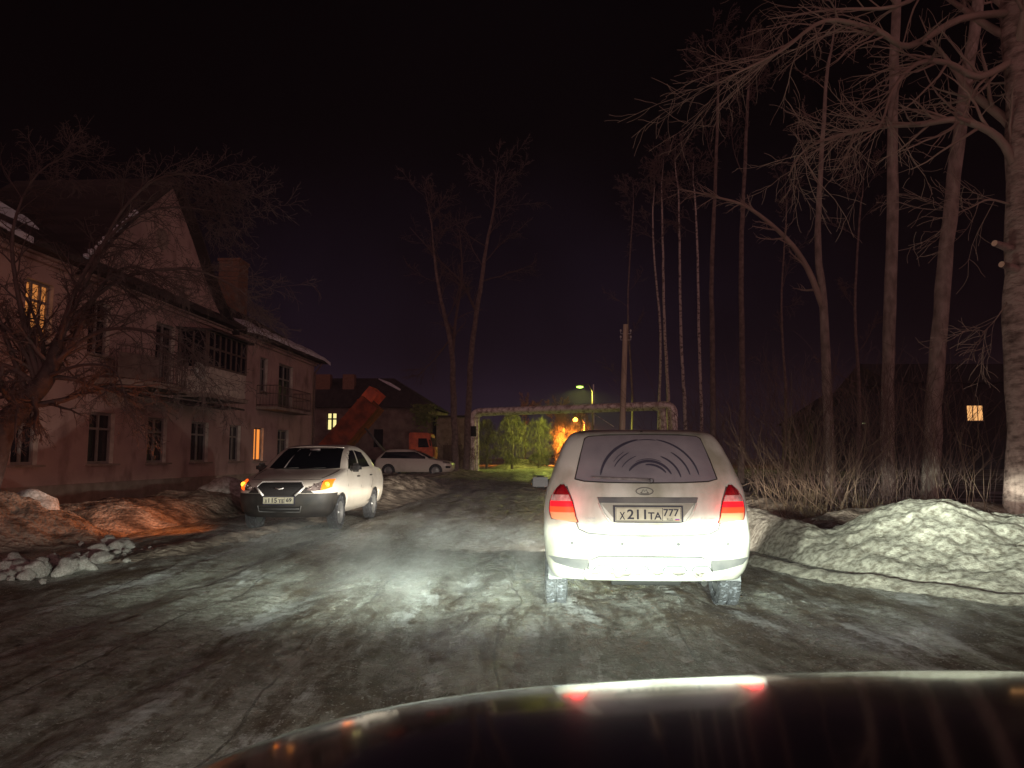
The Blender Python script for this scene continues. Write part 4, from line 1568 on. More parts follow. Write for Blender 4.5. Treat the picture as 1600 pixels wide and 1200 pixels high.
# ------------------------------------------------------------------ far cars below the gantry
def far_car(x, y, rz, lb, m, lights=False):
    t = thing('parked_car', lb, 'car', (x, y, 0), rz)
    b = Body([(0.28, 0.74, 2.0, -2.0, .4, .3), (0.5, 0.84, 2.1, -2.1, .4, .3), (0.85, 0.84, 1.95, -2.1, .4, .3), (0.98, 0.80, 1.2, -2.0, .3, .3), (1.05, 0.78, .95, -1.7, .2, .2),
              (1.35, 0.66, .4, -1.2, .2, .2), (1.48, 0.56, .1, -.9, .2, .2)], 30)
    link('body', b.mesh(), m, t, smooth=50)
    for sg in (-1, 1):
        mb = MB()
        patch(mb, [(-1.3, 1.06), (.7, 1.05)], [(-.9, 1.36), (.3, 1.38)], lambda y, z: b.side(y, z, sg, .01), 6, 4)
        link('side_window', mb, M['glass'], t, fix=False)
        for yy in (-1.2, 1.25):
            make_wheel(t, sg * .75, yy, .3, .2, sg)
    mb = MB()
    patch(mb, [(-.66, 1.08), (.66, 1.08)], [(-.52, 1.40), (.52, 1.40)], b.front, 6, 4)
    link('windscreen', mb, M['glass'], t, fix=False)
    if lights:
        for sg in (-1, 1):
            mb = MB()
            mb.lathe([(0, .12), (.03, .1), (.05, .001)], 12, axis='Y', c=(sg * .6, 2.02, .70))
            link('headlamp', mb, M['lamp_white'], t)


far_car(2.9, 84, R(160), 'small pale car parked far off beside the green-lit snow heap', M['dull_paint'])
far_car(6.4, 118, R(178), 'distant dark car facing the camera with two white headlamps lit', M['grey_plastic'], True)

# ------------------------------------------------------------------ bonnet of the car the photo is taken from
ego = thing('camera_car', 'glossy black bonnet of the car the photo is taken from, across the bottom edge', 'car', (EGO_X, 0, 0))


def ego_z(u, y):
    """bonnet height; u is -1..1 across"""
    t = (y - .45) / 1.30
    return 0.955 - 0.045 * t - 0.115 * max(t, 0) ** 3.0 - 0.030 * u * u - 0.070 * abs(u) ** 6 + 0.036 * u + 0.004


def ego_front(u):
    return 1.78 - 0.55 * abs(u) ** 2.6


mb = MB()
rows = []
NU = 60
for j in range(34):
    t = j / 33
    row = []
    for i in range(NU + 1):
        u = -1 + 2 * i / NU
        yf = ego_front(u)
        y = .45 + (yf - .45) * t
        # the nose curves down over the last part
        k = max(0, (t - .80) / .20)
        z = ego_z(u, y) - 0.075 * k ** 2.0
        # shoulder roll at the sides
        row.append((u * 1.08, y, z))
    rows.append(row)
mb.grid(rows)
for i in range(1):
    # front lip down
    last = rows[-1]
    r2 = [(p[0] * 1.0, p[1] + 0.015, p[2] - 0.03) for p in last]
    r3 = [(p[0] * 1.0, p[1] + 0.012, p[2] - 0.09) for p in last]
    mb.grid([last, r2, r3])
link('bonnet', mb, M['ego_paint'], ego, smooth=True, fix=True)
mb = MB()
rows = []
for (dy, z) in ((-.06, .66), (-.02, .58), (0, .45), (-.05, .25)):
    rows.append([(u * 1.08, ego_front(u) + dy, z) for u in [-1 + 2 * i / 40 for i in range(41)]])
mb.grid(rows)
link('front_bumper', mb, M['ego_paint'], ego, smooth=True)
for sg in (-1, 1):
    mb = MB()
    rows = []
    for k in range(9):
        y = -.8 + (ego_front(1) + .8) * k / 8
        rows.append([(sg * 1.06, y - .04, ego_z(sg, max(y, .45)) - .07), (sg * 1.06, y - .04, .62), (sg * 1.05, y - .04, .35)])
    mb.grid(rows)
    link('wing', mb, M['ego_paint'], ego, smooth=True)
mb = MB()
mb.box((.15, .42, 1.035), (1.9, .34, .05), ry=R(-1.2), rx=R(2))
mb.box((0, .16, .84), (1.75, .30, .36))
bevel(link('dashboard', mb, M['dark'], ego), .03)
for sg in (-1, 1):
    mb = MB()
    mb.lathe([(0, .09), (.03, .075), (.045, .001)], 18, axis='Y', c=(sg * .62, 1.56, .60))
    link('headlamp', mb, M['lamp_clear'], ego, smooth=True)
    for yy in (.98,):
        make_wheel(ego, sg * .80, yy, .33, .21, sg)

# ------------------------------------------------------------------ two-storey house on the left
HANG = math.atan2(1.0, 0.052)
house = thing('apartment_house', 'old two-storey plastered house with a steep pointed gable on the left', 'house', (-12.6 + .052 * 14, 14, 0), HANG)
# local x runs along the street (away), local y into the house, z up; facade is y = 0


def hs(px):
    """photo column -> distance along the facade"""
    return 12.6 / ((800 - px) / F + .052) - 14


def hs2(px, out):
    return (12.6 - out) / ((800 - px) / F + .052) - 14


GW = [(20, 62), (140, 180), (232, 262), (300, 327), (360, 377), (398, 413), (435, 452)]
UW = [(28, 72), (130, 165), (238, 268), (296, 318), (404, 416), (434, 456)]
holes = []
for a, b in GW:
    holes.append((hs(a), hs(b), 1.07, 2.50, 'g', a))
for a, b in UW:
    holes.append((hs(a), hs(b), (3.45 if a in (238, 434) else 4.08), 5.58, 'u', a))
holes.append((-5.0, -3.8, 1.07, 2.5, 'x', -1))
holes.append((-5.0, -3.8, 4.08, 5.58, 'x', -2))
L0, L1, EH = -7.0, 25.25, 6.35


def wall_holes(mb, x0, x1, z0, z1, hl, depth, mi=0, mr=1):
    xs = sorted({x0, x1} | {h[0] for h in hl} | {h[1] for h in hl})
    zs = sorted({z0, z1} | {h[2] for h in hl} | {h[3] for h in hl})
    for i in range(len(xs) - 1):
        for j in range(len(zs) - 1):
            cx_, cz_ = (xs[i] + xs[i + 1]) / 2, (zs[j] + zs[j + 1]) / 2
            if any(h[0] < cx_ < h[1] and h[2] < cz_ < h[3] for h in hl):
                continue
            mb.add([(xs[i], 0, zs[j]), (xs[i + 1], 0, zs[j]), (xs[i + 1], 0, zs[j + 1]), (xs[i], 0, zs[j + 1])], [(0, 1, 2, 3)], mi)
    for h in hl:
        a, b, c, d = h[:4]
        mb.add([(a, 0, c), (b, 0, c), (b, 0, d), (a, 0, d), (a, depth, c), (b, depth, c), (b, depth, d), (a, depth, d)],
               [(0, 1, 5, 4), (1, 2, 6, 5), (2, 3, 7, 6), (3, 0, 4, 7)], mr)


mb = MB()
wall_holes(mb, L0, L1, -0.1, EH, holes, 0.20)
D = 11.0
mb.add([(L1, 0, -.1), (L1, D, -.1), (L1, D, EH), (L1, 0, EH)], [(0, 1, 2, 3)])
mb.add([(L0, 0, -.1), (L0, D, -.1), (L0, D, EH), (L0, 0, EH)], [(0, 1, 2, 3)])
mb.add([(L0, D, -.1), (L1, D, -.1), (L1, D, EH), (L0, D, EH)], [(0, 1, 2, 3)])
# gable wall above the eaves
GP = [(hs(108), 6.35), (hs(142), 7.3), (hs(180), 8.35), (hs(215), 9.35), (hs(250), 10.40), (hs(268), 9.75), (hs(290), 8.85), (hs(312), 7.75), (hs(330), 7.0), (hs(348), 6.35)]
mb.add([(x, 0, z) for x, z in GP], [tuple(range(len(GP)))])
wall = link('wall', mb, [M['plaster'], M['reveal']], house, fix=False)
# plinth and string course
mb = MB()
mb.box(((L0 + L1) / 2, -.04, .22), (L1 - L0 + .08, .08, .65))
link('plinth', mb, M['concrete'], house)
mb = MB()
mb.box(((L0 + L1) / 2, -.10, EH - .12), (L1 - L0 + .3, .22, .16))
mb.box(((L0 + L1) / 2, -.06, EH - .26), (L1 - L0 + .2, .12, .10))
link('cornice', mb, M['plaster'], house)


def window(a, b, c, d, pane, parent, name='window', bars=1, cross=True, dp=.17, curtain=None):
    mb = MB()
    mb.add([(a, dp, c), (b, dp, c), (b, dp, d), (a, dp, d)], [(0, 1, 2, 3)])
    w = link(name, mb, pane, parent, fix=False)
    t = .07
    mb = MB()
    for (x0, x1, z0, z1) in ((a, b, c, c + t), (a, b, d - t, d), (a, a + t, c + t, d - t), (b - t, b, c + t, d - t)):
        mb.box(((x0 + x1) / 2, dp - .03, (z0 + z1) / 2), (x1 - x0, .05, z1 - z0))
    for k in range(bars):
        x = a + (b - a) * (k + 1) / (bars + 1)
        mb.box((x, dp - .035, (c + d) / 2), (.07, .05, d - c - 2 * t))
    if cross:
        mb.box(((a + b) / 2, dp - .038, c + (d - c) * .68), (b - a - 2 * t, .05, .06))
    link('frame', mb, M['frame'], w)
    mb = MB()
    mb.box(((a + b) / 2, -.05, c - .03), (b - a + .16, .26, .05))
    link('sill', mb, M['concrete'], w)
    return w


for (a, b, c, d, kind, px) in holes:
    pane = M['pane']
    if (kind, px) == ('g', 398):
        pane = M['pane_warm']
    if (kind, px) == ('u', 28):
        pane = M['pane_curtain']
    nm = 'balcony_door' if c < 3.6 and kind == 'u' else 'window'
    window(a, b, c, d, pane, house, nm, bars=(2 if px == 28 else 1), cross=px not in (398,))
# attic slit and round relief on the gable
mb = MB()
mb.lathe([(0, .0001), (-.05, .34), (0, .36)], 24, axis='Y', c=(hs(240), 0, 8.3))
link('gable_vent', mb, M['concrete'], house, smooth=30)


# roof: hipped main roof and a concave gable roof crossing it
def roofmesh():
    mb = MB()
    o = .55
    ex0, ex1, ey0, ey1 = L0 - o, L1 + o, -o, D + o
    ze, zr = EH + .0, EH + 3.7
    rx0, rx1, ry = L0 + 4.0, L1 - 4.6, D / 2
    A, B, C_, D_ = (ex0, ey0, ze), (ex1, ey0, ze), (ex1, ey1, ze), (ex0, ey1, ze)
    E, Fp = (rx0, ry, zr), (rx1, ry, zr)
    mb.add([A, B, Fp, E], [(0, 1, 2, 3)])
    mb.add([B, C_, Fp], [(0, 1, 2)])
    mb.add([C_, D_, E, Fp], [(0, 1, 2, 3)])
    mb.add([D_, A, E], [(0, 1, 2)])
    # fascia and soffit
    zb = ze - .14
    for p, q in ((A, B), (B, C_), (C_, D_), (D_, A)):
        mb.add([p, q, (q[0], q[1], zb), (p[0], p[1], zb)], [(0, 1, 2, 3)])
    mb.add([(x, y, zb) for x, y in ((ex0, ey0), (ex1, ey0), (ex1, ey1), (ex0, ey1))], [(0, 1, 2, 3)])
    return mb


roof = link('roof', roofmesh(), M['roof'], house, fix=False)
gp2 = [(hs(96), 6.15)] + [(x, z + .10) for x, z in GP[:5]] + [(x, z + .10) for x, z in GP[5:]] + [(hs(355), 6.15)]
mb = MB()
rows = []
for (y, dz) in ((-.38, 0), (-.38, -.13), (5.4, -.13), (5.4, 0), (-.38, 0)):
    rows.append([(x, y, z + dz) for x, z in gp2])
mb.grid(rows)
link('gable_roof', mb, M['roof'], house, fix=True)
# brick chimney, part of the roof
mb = MB()
mb.box((21.9, 3.1, 9.2), (1.15, 1.0, 3.4))
mb.box((21.9, 3.1, 10.86), (1.27, 1.12, .14))
bevel(link('chimney', mb, M['brick'], roof), .02)
mb = MB()
mb.box((3.4, 4.6, 9.6), (.9, .9, 1.8))
link('chimney', mb, M['brick'], roof)

# balconies
def railing(pts, z0, z1, parent, name='railing'):
    mb = MB()
    for i in range(len(pts) - 1):
        a, b = Vector(pts[i]), Vector(pts[i + 1])
        n = max(1, int((b - a).length / .14))
        for k in range(n + 1):
            p = a.lerp(b, k / n)
            mb.tube([(p.x, p.y, z0), (p.x + .04 * math.sin(k * 1.7), p.y, (z0 + z1) / 2), (p.x, p.y, z1)], .011, 5)
        for z in (z0 + .06, z1, (z0 + z1) / 2 + .1):
            mb.tube([(a.x, a.y, z), (b.x, b.y, z)], .018, 5)
    return link(name, mb, M['iron'], parent, smooth=True)


bx0, bx1 = hs2(190, .9), hs2(300, .9)
mb = MB()
n = 14
poly = [(bx0, 0)] + [(bx0 + (bx1 - bx0) * k / n, -.75 - .45 * math.sin(math.pi * k / n)) for k in range(n + 1)] + [(bx1, 0)]
mb.prism(poly, 2, 3.26, 3.42)
bal = bevel(link('balcony', mb, M['concrete'], house), .02)
railing([(p[0], p[1] + .06, 0) for p in poly[1:-1:2]], 3.42, 4.35, bal)
mb = MB()
rows = [[(p[0], p[1] * .98 - .01, 3.45) for p in poly[1:-1]], [(p[0], p[1] * .98 - .01, 4.15) for p in poly[1:-1]]]
# a strip of old sheeting behind the left half of the railing
rows = [r[:6] for r in rows]
mb.grid(rows)
link('sheeting', mb, M['stone'], bal, fix=False)
ex0, ex1 = hs2(322, 1.05), hs2(382, 1.05)
mb = MB()
mb.box(((ex0 + ex1) / 2, -.56, 3.32), (ex1 - ex0 + .3, 1.12, .14))
b2 = link('balcony', mb, M['concrete'], house)
b2['label'] = 'glazed-in balcony'
mb = MB()
mb.box(((ex0 + ex1) / 2, -1.04, 3.84), (ex1 - ex0, .07, .90))
mb.box((ex0 + .035, -.52, 3.84), (.07, .97, .90))
mb.box((ex1 - .035, -.52, 3.84), (.07, .97, .90))
link('parapet', mb, M['reveal'], b2)
mb = MB()
mb.box(((ex0 + ex1) / 2, -1.03, 4.90), (ex1 - ex0, .04, 1.18))
mb.box((ex0 + .02, -.50, 4.90), (.04, 1.0, 1.18))
mb.box((ex1 - .02, -.50, 4.90), (.04, 1.0, 1.18))
link('glazing', mb, M['pane'], b2)
mb = MB()
nb = 7
for k in range(nb + 1):
    x = ex0 + (ex1 - ex0) * k / nb
    mb.box((x, -1.065, 4.90), (.055, .05, 1.20))
for z in (4.33, 4.95, 5.50):
    mb.box(((ex0 + ex1) / 2, -1.07, z), (ex1 - ex0 + .06, .04, .06))
for yy in (-.1, -.55, -1.0):
    mb.box((ex0 - .01, yy, 4.9), (.05, .05, 1.2))
link('glazing_bars', mb, M['iron'], b2)
mb = MB()
mb.box(((ex0 + ex1) / 2, -.62, 5.56), (ex1 - ex0 + .35, 1.35, .07), rx=R(4))
link('balcony_roof', mb, M['roof'], b2)
# long sagging canopy under the balconies
mb = MB()
rows = []
for k in range(16):
    x = hs2(215, 1.2) + (hs2(381, 1.2) - hs2(215, 1.2)) * k / 15
    sg_ = -.10 * math.sin(math.pi * k / 15) - .03 * math.sin(k * 1.3)
    rows.append([(x, -.02, 3.20), (x, -1.25, 3.02 + sg_), (x, -1.25, 2.96 + sg_), (x, -.02, 3.13)])
mb.grid(rows)
link('canopy', mb, M['roof'], house, fix=True)
fx0, fx1 = hs2(432, .9), hs2(487, .9)
mb = MB()
mb.box(((fx0 + fx1) / 2, -.45, 3.33), (fx1 - fx0, .9, .14))
b3 = bevel(link('balcony', mb, M['concrete'], house), .02)
railing([(fx0 + .04, -.02, 0), (fx0 + .04, -.86, 0), (fx1 - .04, -.86, 0), (fx1 - .04, -.02, 0)], 3.40, 4.30, b3)
# snow left on the roof
mb = MB()


def snow_strip(x0, x1, y0, y1, th, seed, nx=30, ny=7):
    """sheet of snow lying on the front roof slope"""
    slope = 3.7 / (D / 2 + .55)
    rows = []
    for i in range(nx + 1):
        row = []
        for j in range(ny + 1):
            x = x0 + (x1 - x0) * i / nx
            e = .35 * noise.noise(Vector((x * 1.1, seed, 0)))
            y = y0 + (y1 + e - y0) * j / ny
            s_ = min(1, min(i, nx - i) / 3) * min(1, (ny - j) / 2)
            z = EH + (y + .55) * slope + .02 + th * s_ * (1 + .5 * noise.noise(Vector((x * 2, y * 2, seed))))
            row.append((x, y - .02 * (j == 0), z))
        rows.append(row)
    mb.grid(rows)
    mb.grid([[r[0] for r in rows], [(r[0][0], r[0][1], r[0][2] - th - .05) for r in rows]])


snow_strip(15.0, 26.1, -.60, .35, .12, 1.0)
sn1 = link('snow_on_roof', mb, M['roofsnow'], roof, smooth=50)
mb = MB()
snow_strip(1.2, 5.0, .9, 3.1, .22, 5.0, 16, 8)
link('snow_on_roof', mb, M['roofsnow'], roof, smooth=50)
mb = MB()
snow_strip(-6.5, 2.8, -.60, -.15, .10, 8.0, 20, 5)
link('snow_on_roof', mb, M['roofsnow'], roof, smooth=50)
# clumps of snow clinging to the left edge of the gable
mb = MB()
for k in range(13):
    t = k / 12
    a = Vector((gp2[0][0], gp2[0][1] + .2)).lerp(Vector((gp2[3][0], gp2[3][1])), t)
    r_ = rnd.uniform(.05, .12)
    bm = bmesh.new()
    bmesh.ops.create_icosphere(bm, subdivisions=1, radius=r_)
    mb.add([(v.co.x * 1.4 + a.x, v.co.y - .30, v.co.z + a.y + .04) for v in bm.verts], [tuple(v.index for v in f.verts) for f in bm.faces])
    bm.free()
tag(link('snow_clumps', mb, M['roofsnow'], roof), None, None, kind='stuff')
# downpipe
mb = MB()
mb.tube([(L1 - .25, -.5, EH - .2), (L1 - .25, -.12, EH - .7), (L1 - .25, -.12, .4), (L1 - .25, -.28, .15)], .055, 8)
link('downpipe', mb, M['iron'], house, smooth=True)
# satellite dish hangs on the glazed balcony
hm = Matrix.Translation(Vector((-12.6 + .052 * 14, 14, 0))) @ Matrix.Rotation(HANG, 4, 'Z')
dp_ = hm @ Vector((hs2(311, 1.3), -1.3, 4.02))
dish = thing('satellite_dish', 'round pale satellite dish beside the glazed-in balcony', 'satellite dish', dp_, R(-28))
mb = MB()
mb.lathe([(-.10, .0001), (-.085, .15), (-.04, .30), (.02, .42), (.03, .42), (-.03, .30), (-.075, .15), (-.09, .0001)], 28, axis='Y', c=(0, 0, 0))
dr = link('reflector', mb, M['dish'], dish, smooth=True)
dr.rotation_euler = (R(-18), 0, R(180))
dish.scale = (.68, .68, .68)
mb = MB()
mb.tube([(0, .10, -.38), (0, -.42, -.05)], .014, 6)
mb.box((0, -.44, .0), (.07, .12, .07))
link('feed_arm', mb, M['grey_plastic'], dish)
mb = MB()
mb.tube([(0, .08, 0), (0, .30, -.10), (.05, .52, -.10)], .02, 6)
link('bracket', mb, M['iron'], dish)

# ------------------------------------------------------------------ stone house and shed at the end of the yard
sh = thing('stone_house', 'dark old stone house with one lit cross-barred window behind the orange lorry', 'house', (0, 0, 0))
Y0 = 62.0
sx0, sx1 = -24.0, P(668, 700, Y0).x
zt = P(600, 636, Y0).z
wp0, wp1 = P(510, 671, Y0), P(526.5, 646, Y0)
mb = MB()
tmp = MB()
wall_holes(tmp, sx0, sx1, -.1, zt, [(wp0.x, wp1.x, wp0.z, wp1.z), (-11.6, -10.8, 2.0, 3.5), (-19.5, -18.6, 2, 3.5)], .3, 0, 0)
mb.add([(x, y + Y0, z) for x, y, z in tmp.v], tmp.f)
mb.add([(sx1, Y0, -.1), (sx1 + .9, Y0 + 9, -.1), (sx1 + .9, Y0 + 9, zt), (sx1, Y0, zt)], [(0, 1, 2, 3)])
mb.add([(sx0, Y0, -.1), (sx0, Y0 + 9, -.1), (sx0, Y0 + 9, zt), (sx0, Y0, zt)], [(0, 1, 2, 3)])
link('wall', mb, M['stone'], sh, fix=False)
mb = MB()
zr = zt + 2.9
mb.add([(sx0 - .4, Y0 - .4, zt - .05), (sx1 + .5, Y0 - .4, zt - .05), (sx1 + 1.2, Y0 + 9.4, zt - .05), (sx0 - .4, Y0 + 9.4, zt - .05), (sx0 + 2, Y0 + 4.5, zr), (sx1 - 3.6, Y0 + 4.5, zr)],
       [(0, 1, 5, 4), (1, 2, 5), (2, 3, 4, 5), (3, 0, 4), (0, 3, 2, 1)])
srf = link('roof', mb, M['roof'], sh, fix=True)
for px_, w_ in ((505, 1.4), (546, 1.0)):
    c0 = P(px_, 598, Y0 + 3)
    mb = MB()
    mb.box((c0.x, Y0 + 3, c0.z - .9), (w_, .9, 3.2))
    link('chimney', mb, M['brick'], srf)
mb = MB()
a, b = P(592, 592, Y0 + 3), P(625, 609, Y0 + 1.5)
mb.tube([a + Vector((0, 0, 0)), (a + b) / 2 + Vector((0, 0, .04)), b], [.05, .14, .09], 6)
link('snow_on_roof', mb, M['roofsnow'], srf, smooth=True)
mb = MB()
mb.add([(wp0.x, Y0 + .25, wp0.z), (wp1.x, Y0 + .25, wp0.z), (wp1.x, Y0 + .25, wp1.z), (wp0.x, Y0 + .25, wp1.z)], [(0, 1, 2, 3)])
lw = link('window', mb, M['pane_yellow'], sh, fix=False)
mb = MB()
mx_, mz_ = (wp0.x + wp1.x) / 2, wp0.z + (wp1.z - wp0.z) * .66
for (c_, d_) in (((mx_, Y0 + .2, (wp0.z + wp1.z) / 2), (.14, .06, wp1.z - wp0.z)), (((wp0.x + wp1.x) / 2, Y0 + .18, mz_), (wp1.x - wp0.x, .06, .12)),
                 ((wp0.x + .04, Y0 + .2, (wp0.z + wp1.z) / 2), (.08, .06, wp1.z - wp0.z)), ((wp1.x - .04, Y0 + .2, (wp0.z + wp1.z) / 2), (.08, .06, wp1.z - wp0.z))):
    mb.box(c_, d_)
link('frame', mb, M['dark'], lw)
for (a, b) in ((-11.6, -10.8), (-19.5, -18.6)):
    mb = MB()
    mb.add([(a, Y0 + .25, 2), (b, Y0 + .25, 2), (b, Y0 + .25, 3.5), (a, Y0 + .25, 3.5)], [(0, 1, 2, 3)])
    link('window', mb, M['pane'], sh, fix=False)
# climber hanging over the corner
mb = MB()
rg = random.Random(11)
for k in range(900):
    px_ = rg.gauss(662, 9)
    py_ = 632 + abs(rg.gauss(0, 1)) * 17
    if abs(px_ - 662) > 22:
        continue
    p = P(px_, py_, Y0 - .25 - rg.random() * .35)
    s_ = rg.uniform(.05, .13)
    d1 = Vector((rg.uniform(-1, 1), rg.uniform(-.3, .3), rg.uniform(-1, 1))).normalized() * s_
    d2 = Vector((rg.uniform(-1, 1), rg.uniform(-1, 1), rg.uniform(-1, .2))).normalized() * s_
    mb.add([p - d1, p + d2, p + d1, p - d2], [(0, 1, 2, 3)])
tag(link('hanging_climber', mb, M['moss'], None, fix=False), 'greenish climber hanging over the right corner of the stone house', 'climbing plant')

shed = thing('shed', 'low grey concrete shed between the stone house and the pipe gantry', 'shed', (0, 0, 0))
a, b = P(682, 652, 63.5), P(738, 656, 63.5)
mb = MB()
mb.box(((a.x + b.x) / 2, 66, a.z / 2), (b.x - a.x, 5, a.z))
link('wall', mb, M['concrete'], shed)
mb = MB()
mb.box(((a.x + b.x) / 2, 66, a.z + .08), (b.x - a.x + .5, 5.5, .16))
link('roof', mb, M['roof'], shed)
mb = MB()
mb.box(((a.x + b.x) / 2 - .2, 63.47, 1.1), (1.5, .06, 2.2))
link('door', mb, M['iron'], shed)

# dark block of flats far right with a few lit windows
fl = thing('block_of_flats', 'dark block of flats far behind the trees on the right with a few lit windows', 'building', (0, 0, 0))
Yf = 72.0
a, b = P(1395, 600, Yf), P(1760, 600, Yf)
mb = MB()
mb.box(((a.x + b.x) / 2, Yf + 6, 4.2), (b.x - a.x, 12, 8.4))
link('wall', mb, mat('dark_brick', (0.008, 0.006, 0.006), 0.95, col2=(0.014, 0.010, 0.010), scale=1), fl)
mb = MB()
mb.prism([(Yf - .5, 8.4), (Yf + 6, 11), (Yf + 12.5, 8.4)], 0, a.x - .4, b.x + .4)
link('roof', mb, M['tar'], fl)
M['pane_far'] = mat('lit_pane_far', (.5, .4, .2), .5, col2=(.9, .6, .4), scale=3, emit=(1.0, 0.50, 0.17), estr=0.8)
M['pane_far2'] = mat('lit_pane_pale', (.5, .5, .4), .5, emit=(0.8, 0.95, 0.45), estr=0.35)
for (x0, y0, x1, y1, mm, bars) in ((1512, 634, 1534, 657, 'pane_far', 2), (1573, 694, 1579, 699, 'pane_far2', 0), (1574, 672, 1577, 683, 'pane_far2', 0)):
    p, q = P(x0, y1, Yf), P(x1, y0, Yf)
    mb = MB()
    mb.box(((p.x + q.x) / 2, Yf - .02, (p.z + q.z) / 2), (q.x - p.x, .05, q.z - p.z))
    w_ = link('window', mb, M[mm], fl)
    mb = MB()
    for k in range(bars):
        mb.box((p.x + (q.x - p.x) * (k + 1) / (bars + 1), Yf - .06, (p.z + q.z) / 2), (.07, .05, q.z - p.z))
    mb.box(((p.x + q.x) / 2, Yf - .06, p.z - .04), (q.x - p.x + .2, .1, .08))
    link('frame', mb, M['frame'], w_)
for k in range(6):
    for zz in (1.6, 4.6):
        x_ = a.x + 3.0 + k * 3.4
        if abs(x_ - P(1523, 640, Yf).x) < 2 and zz > 3:
            continue
        mb = MB()
        mb.box((x_, Yf - .01, zz + .7), (1.3, .04, 1.4))
        link('window', mb, M['tar'], fl)
cot = thing('cottage', 'small unlit wooden cottage behind the bushes with one pale lit window', 'house', (0, 0, 0))
Yc = 66
p = P(1350, 655, Yc)
mb = MB()
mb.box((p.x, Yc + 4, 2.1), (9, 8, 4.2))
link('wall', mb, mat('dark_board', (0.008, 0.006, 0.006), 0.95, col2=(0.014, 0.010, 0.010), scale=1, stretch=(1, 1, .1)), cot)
mb = MB()
mb.prism([(p.x - 5, 4.2), (p.x, 7.4), (p.x + 5, 4.2)], 1, Yc - .4, Yc + 8.4)
link('roof', mb, M['tar'], cot)
q0, q1 = P(1346, 662, Yc), P(1352, 645, Yc)
mb = MB()
mb.box(((q0.x + q1.x) / 2, Yc - .02, (q0.z + q1.z) / 2), (q1.x - q0.x, .05, q1.z - q0.z))
link('window', mb, M['pane_far2'], cot)
q0 = P(1172, 708, 64)

# ------------------------------------------------------------------ district heating pipe gantry over the road
gan = thing('pipe_gantry', 'pair of foil-wrapped heating pipes rising over the road as a gantry', 'pipeline', (0, 0, 0))


def bend(pts, r=.55, n=7):
    out = [Vector(pts[0])]
    for i in range(1, len(pts) - 1):
        p, a, b = Vector(pts[i]), Vector(pts[i - 1]), Vector(pts[i + 1])
        da, db = (a - p).normalized(), (b - p).normalized()
        for k in range(n + 1):
            t = k / n
            out.append((p + da * r) * (1 - t) ** 2 + p * 2 * t * (1 - t) + (p + db * r) * t ** 2)
    out.append(Vector(pts[-1]))
    return out


def dense(pts, st=.25):
    out = []
    for i in range(len(pts) - 1):
        n = max(1, int((pts[i + 1] - pts[i]).length / st))
        for k in range(n):
            out.append(pts[i].lerp(pts[i + 1], k / n))
    out.append(pts[-1])
    return out


for (n_, xl, yl, xr, yr, dY) in (('pipe', 738.5, 643, 1053, 632, 0), ('pipe', 742, 645, 1037, 637, .9)):
    a = P(xl, yl, 58 + dY)
    b = P(xr, yr, 52.5 + dY)
    if dY:
        a = P(744, 646, 60.2)
        b = P(1036, 637, 54.3)
        a.z = P(742, 642, 58).z - .05
        b.z = P(1050, 632, 52.5).z - .05
    path = dense(bend([(a.x, a.y, -.3), (a.x, a.y, a.z), (b.x, b.y, b.z), (b.x, b.y, -.3)], .7))
    rr = [.25 + .012 * noise.noise(p * 1.7) + .012 * noise.noise(p * 5) for p in path]
    mb = MB()
    mb.tube(path, rr, 16)
    link(n_, mb, M['foil'], gan, smooth=True)
    if not dY:
        mb = MB()
        mb.tube([(a.x, a.y, P(738, 682, 58).z), (a.x, a.y, P(738, 666, 58).z)], .305, 14)
        link('bare_band', mb, M['dark'], gan, smooth=True)
for (px_, d) in ((927, 0),):
    a = P(px_, 634, 56)
    mb = MB()
    mb.tube([(a.x, a.y - .3, a.z - 1.5), (a.x, a.y - .3, a.z + 1.6)], .05, 6)
    mb.tube([(a.x - .9, a.y - .3, a.z - .3), (a.x + .7, a.y - .3, a.z + .1)], .03, 5)
    mb.tube([(a.x - .5, a.y - .3, a.z - .3), (a.x + 1.5, a.y - .3, a.z - 1.6)], .03, 5)
    mb.box((a.x - .7, a.y - .3, a.z - 1.2), (.12, .1, .5))
    mb.box((a.x - .4, a.y - .3, a.z - .35), (.5, .1, .08))
    link('vent_valve', mb, M['foil'], gan)

# wooden pole
pole = thing('utility_pole', 'plain timber utility pole standing behind the hatchback roof, in front of the gantry', 'pole', (0, 0, 0))
a, b = P(970, 800, 35), P(977.5, 507, 35)
a.z = -.2
a.x = P(969, 740, 35).x
mb = MB()
mb.tube([a, a.lerp(b, .33), a.lerp(b, .66), b], [.155, .145, .13, .115], 12)
link('post', mb, M['wood'], pole, smooth=35)
for k, zz in enumerate((.45, .75)):
    for sg in (-1, 1):
        mb = MB()
        c = Vector((b.x, b.y, b.z - zz))
        mb.tube([c + Vector((sg * .09, 0, 0)), c + Vector((sg * .24, 0, 0)), c + Vector((sg * .24, 0, .12))], .015, 5)
        mb.lathe([(.10, .001), (.11, .035), (.16, .045), (.20, .03), (.22, .001)], 10, axis='Z', c=(c.x + sg * .24, c.y, c.z))
        link('insulator', mb, M['dish'], pole, smooth=True)


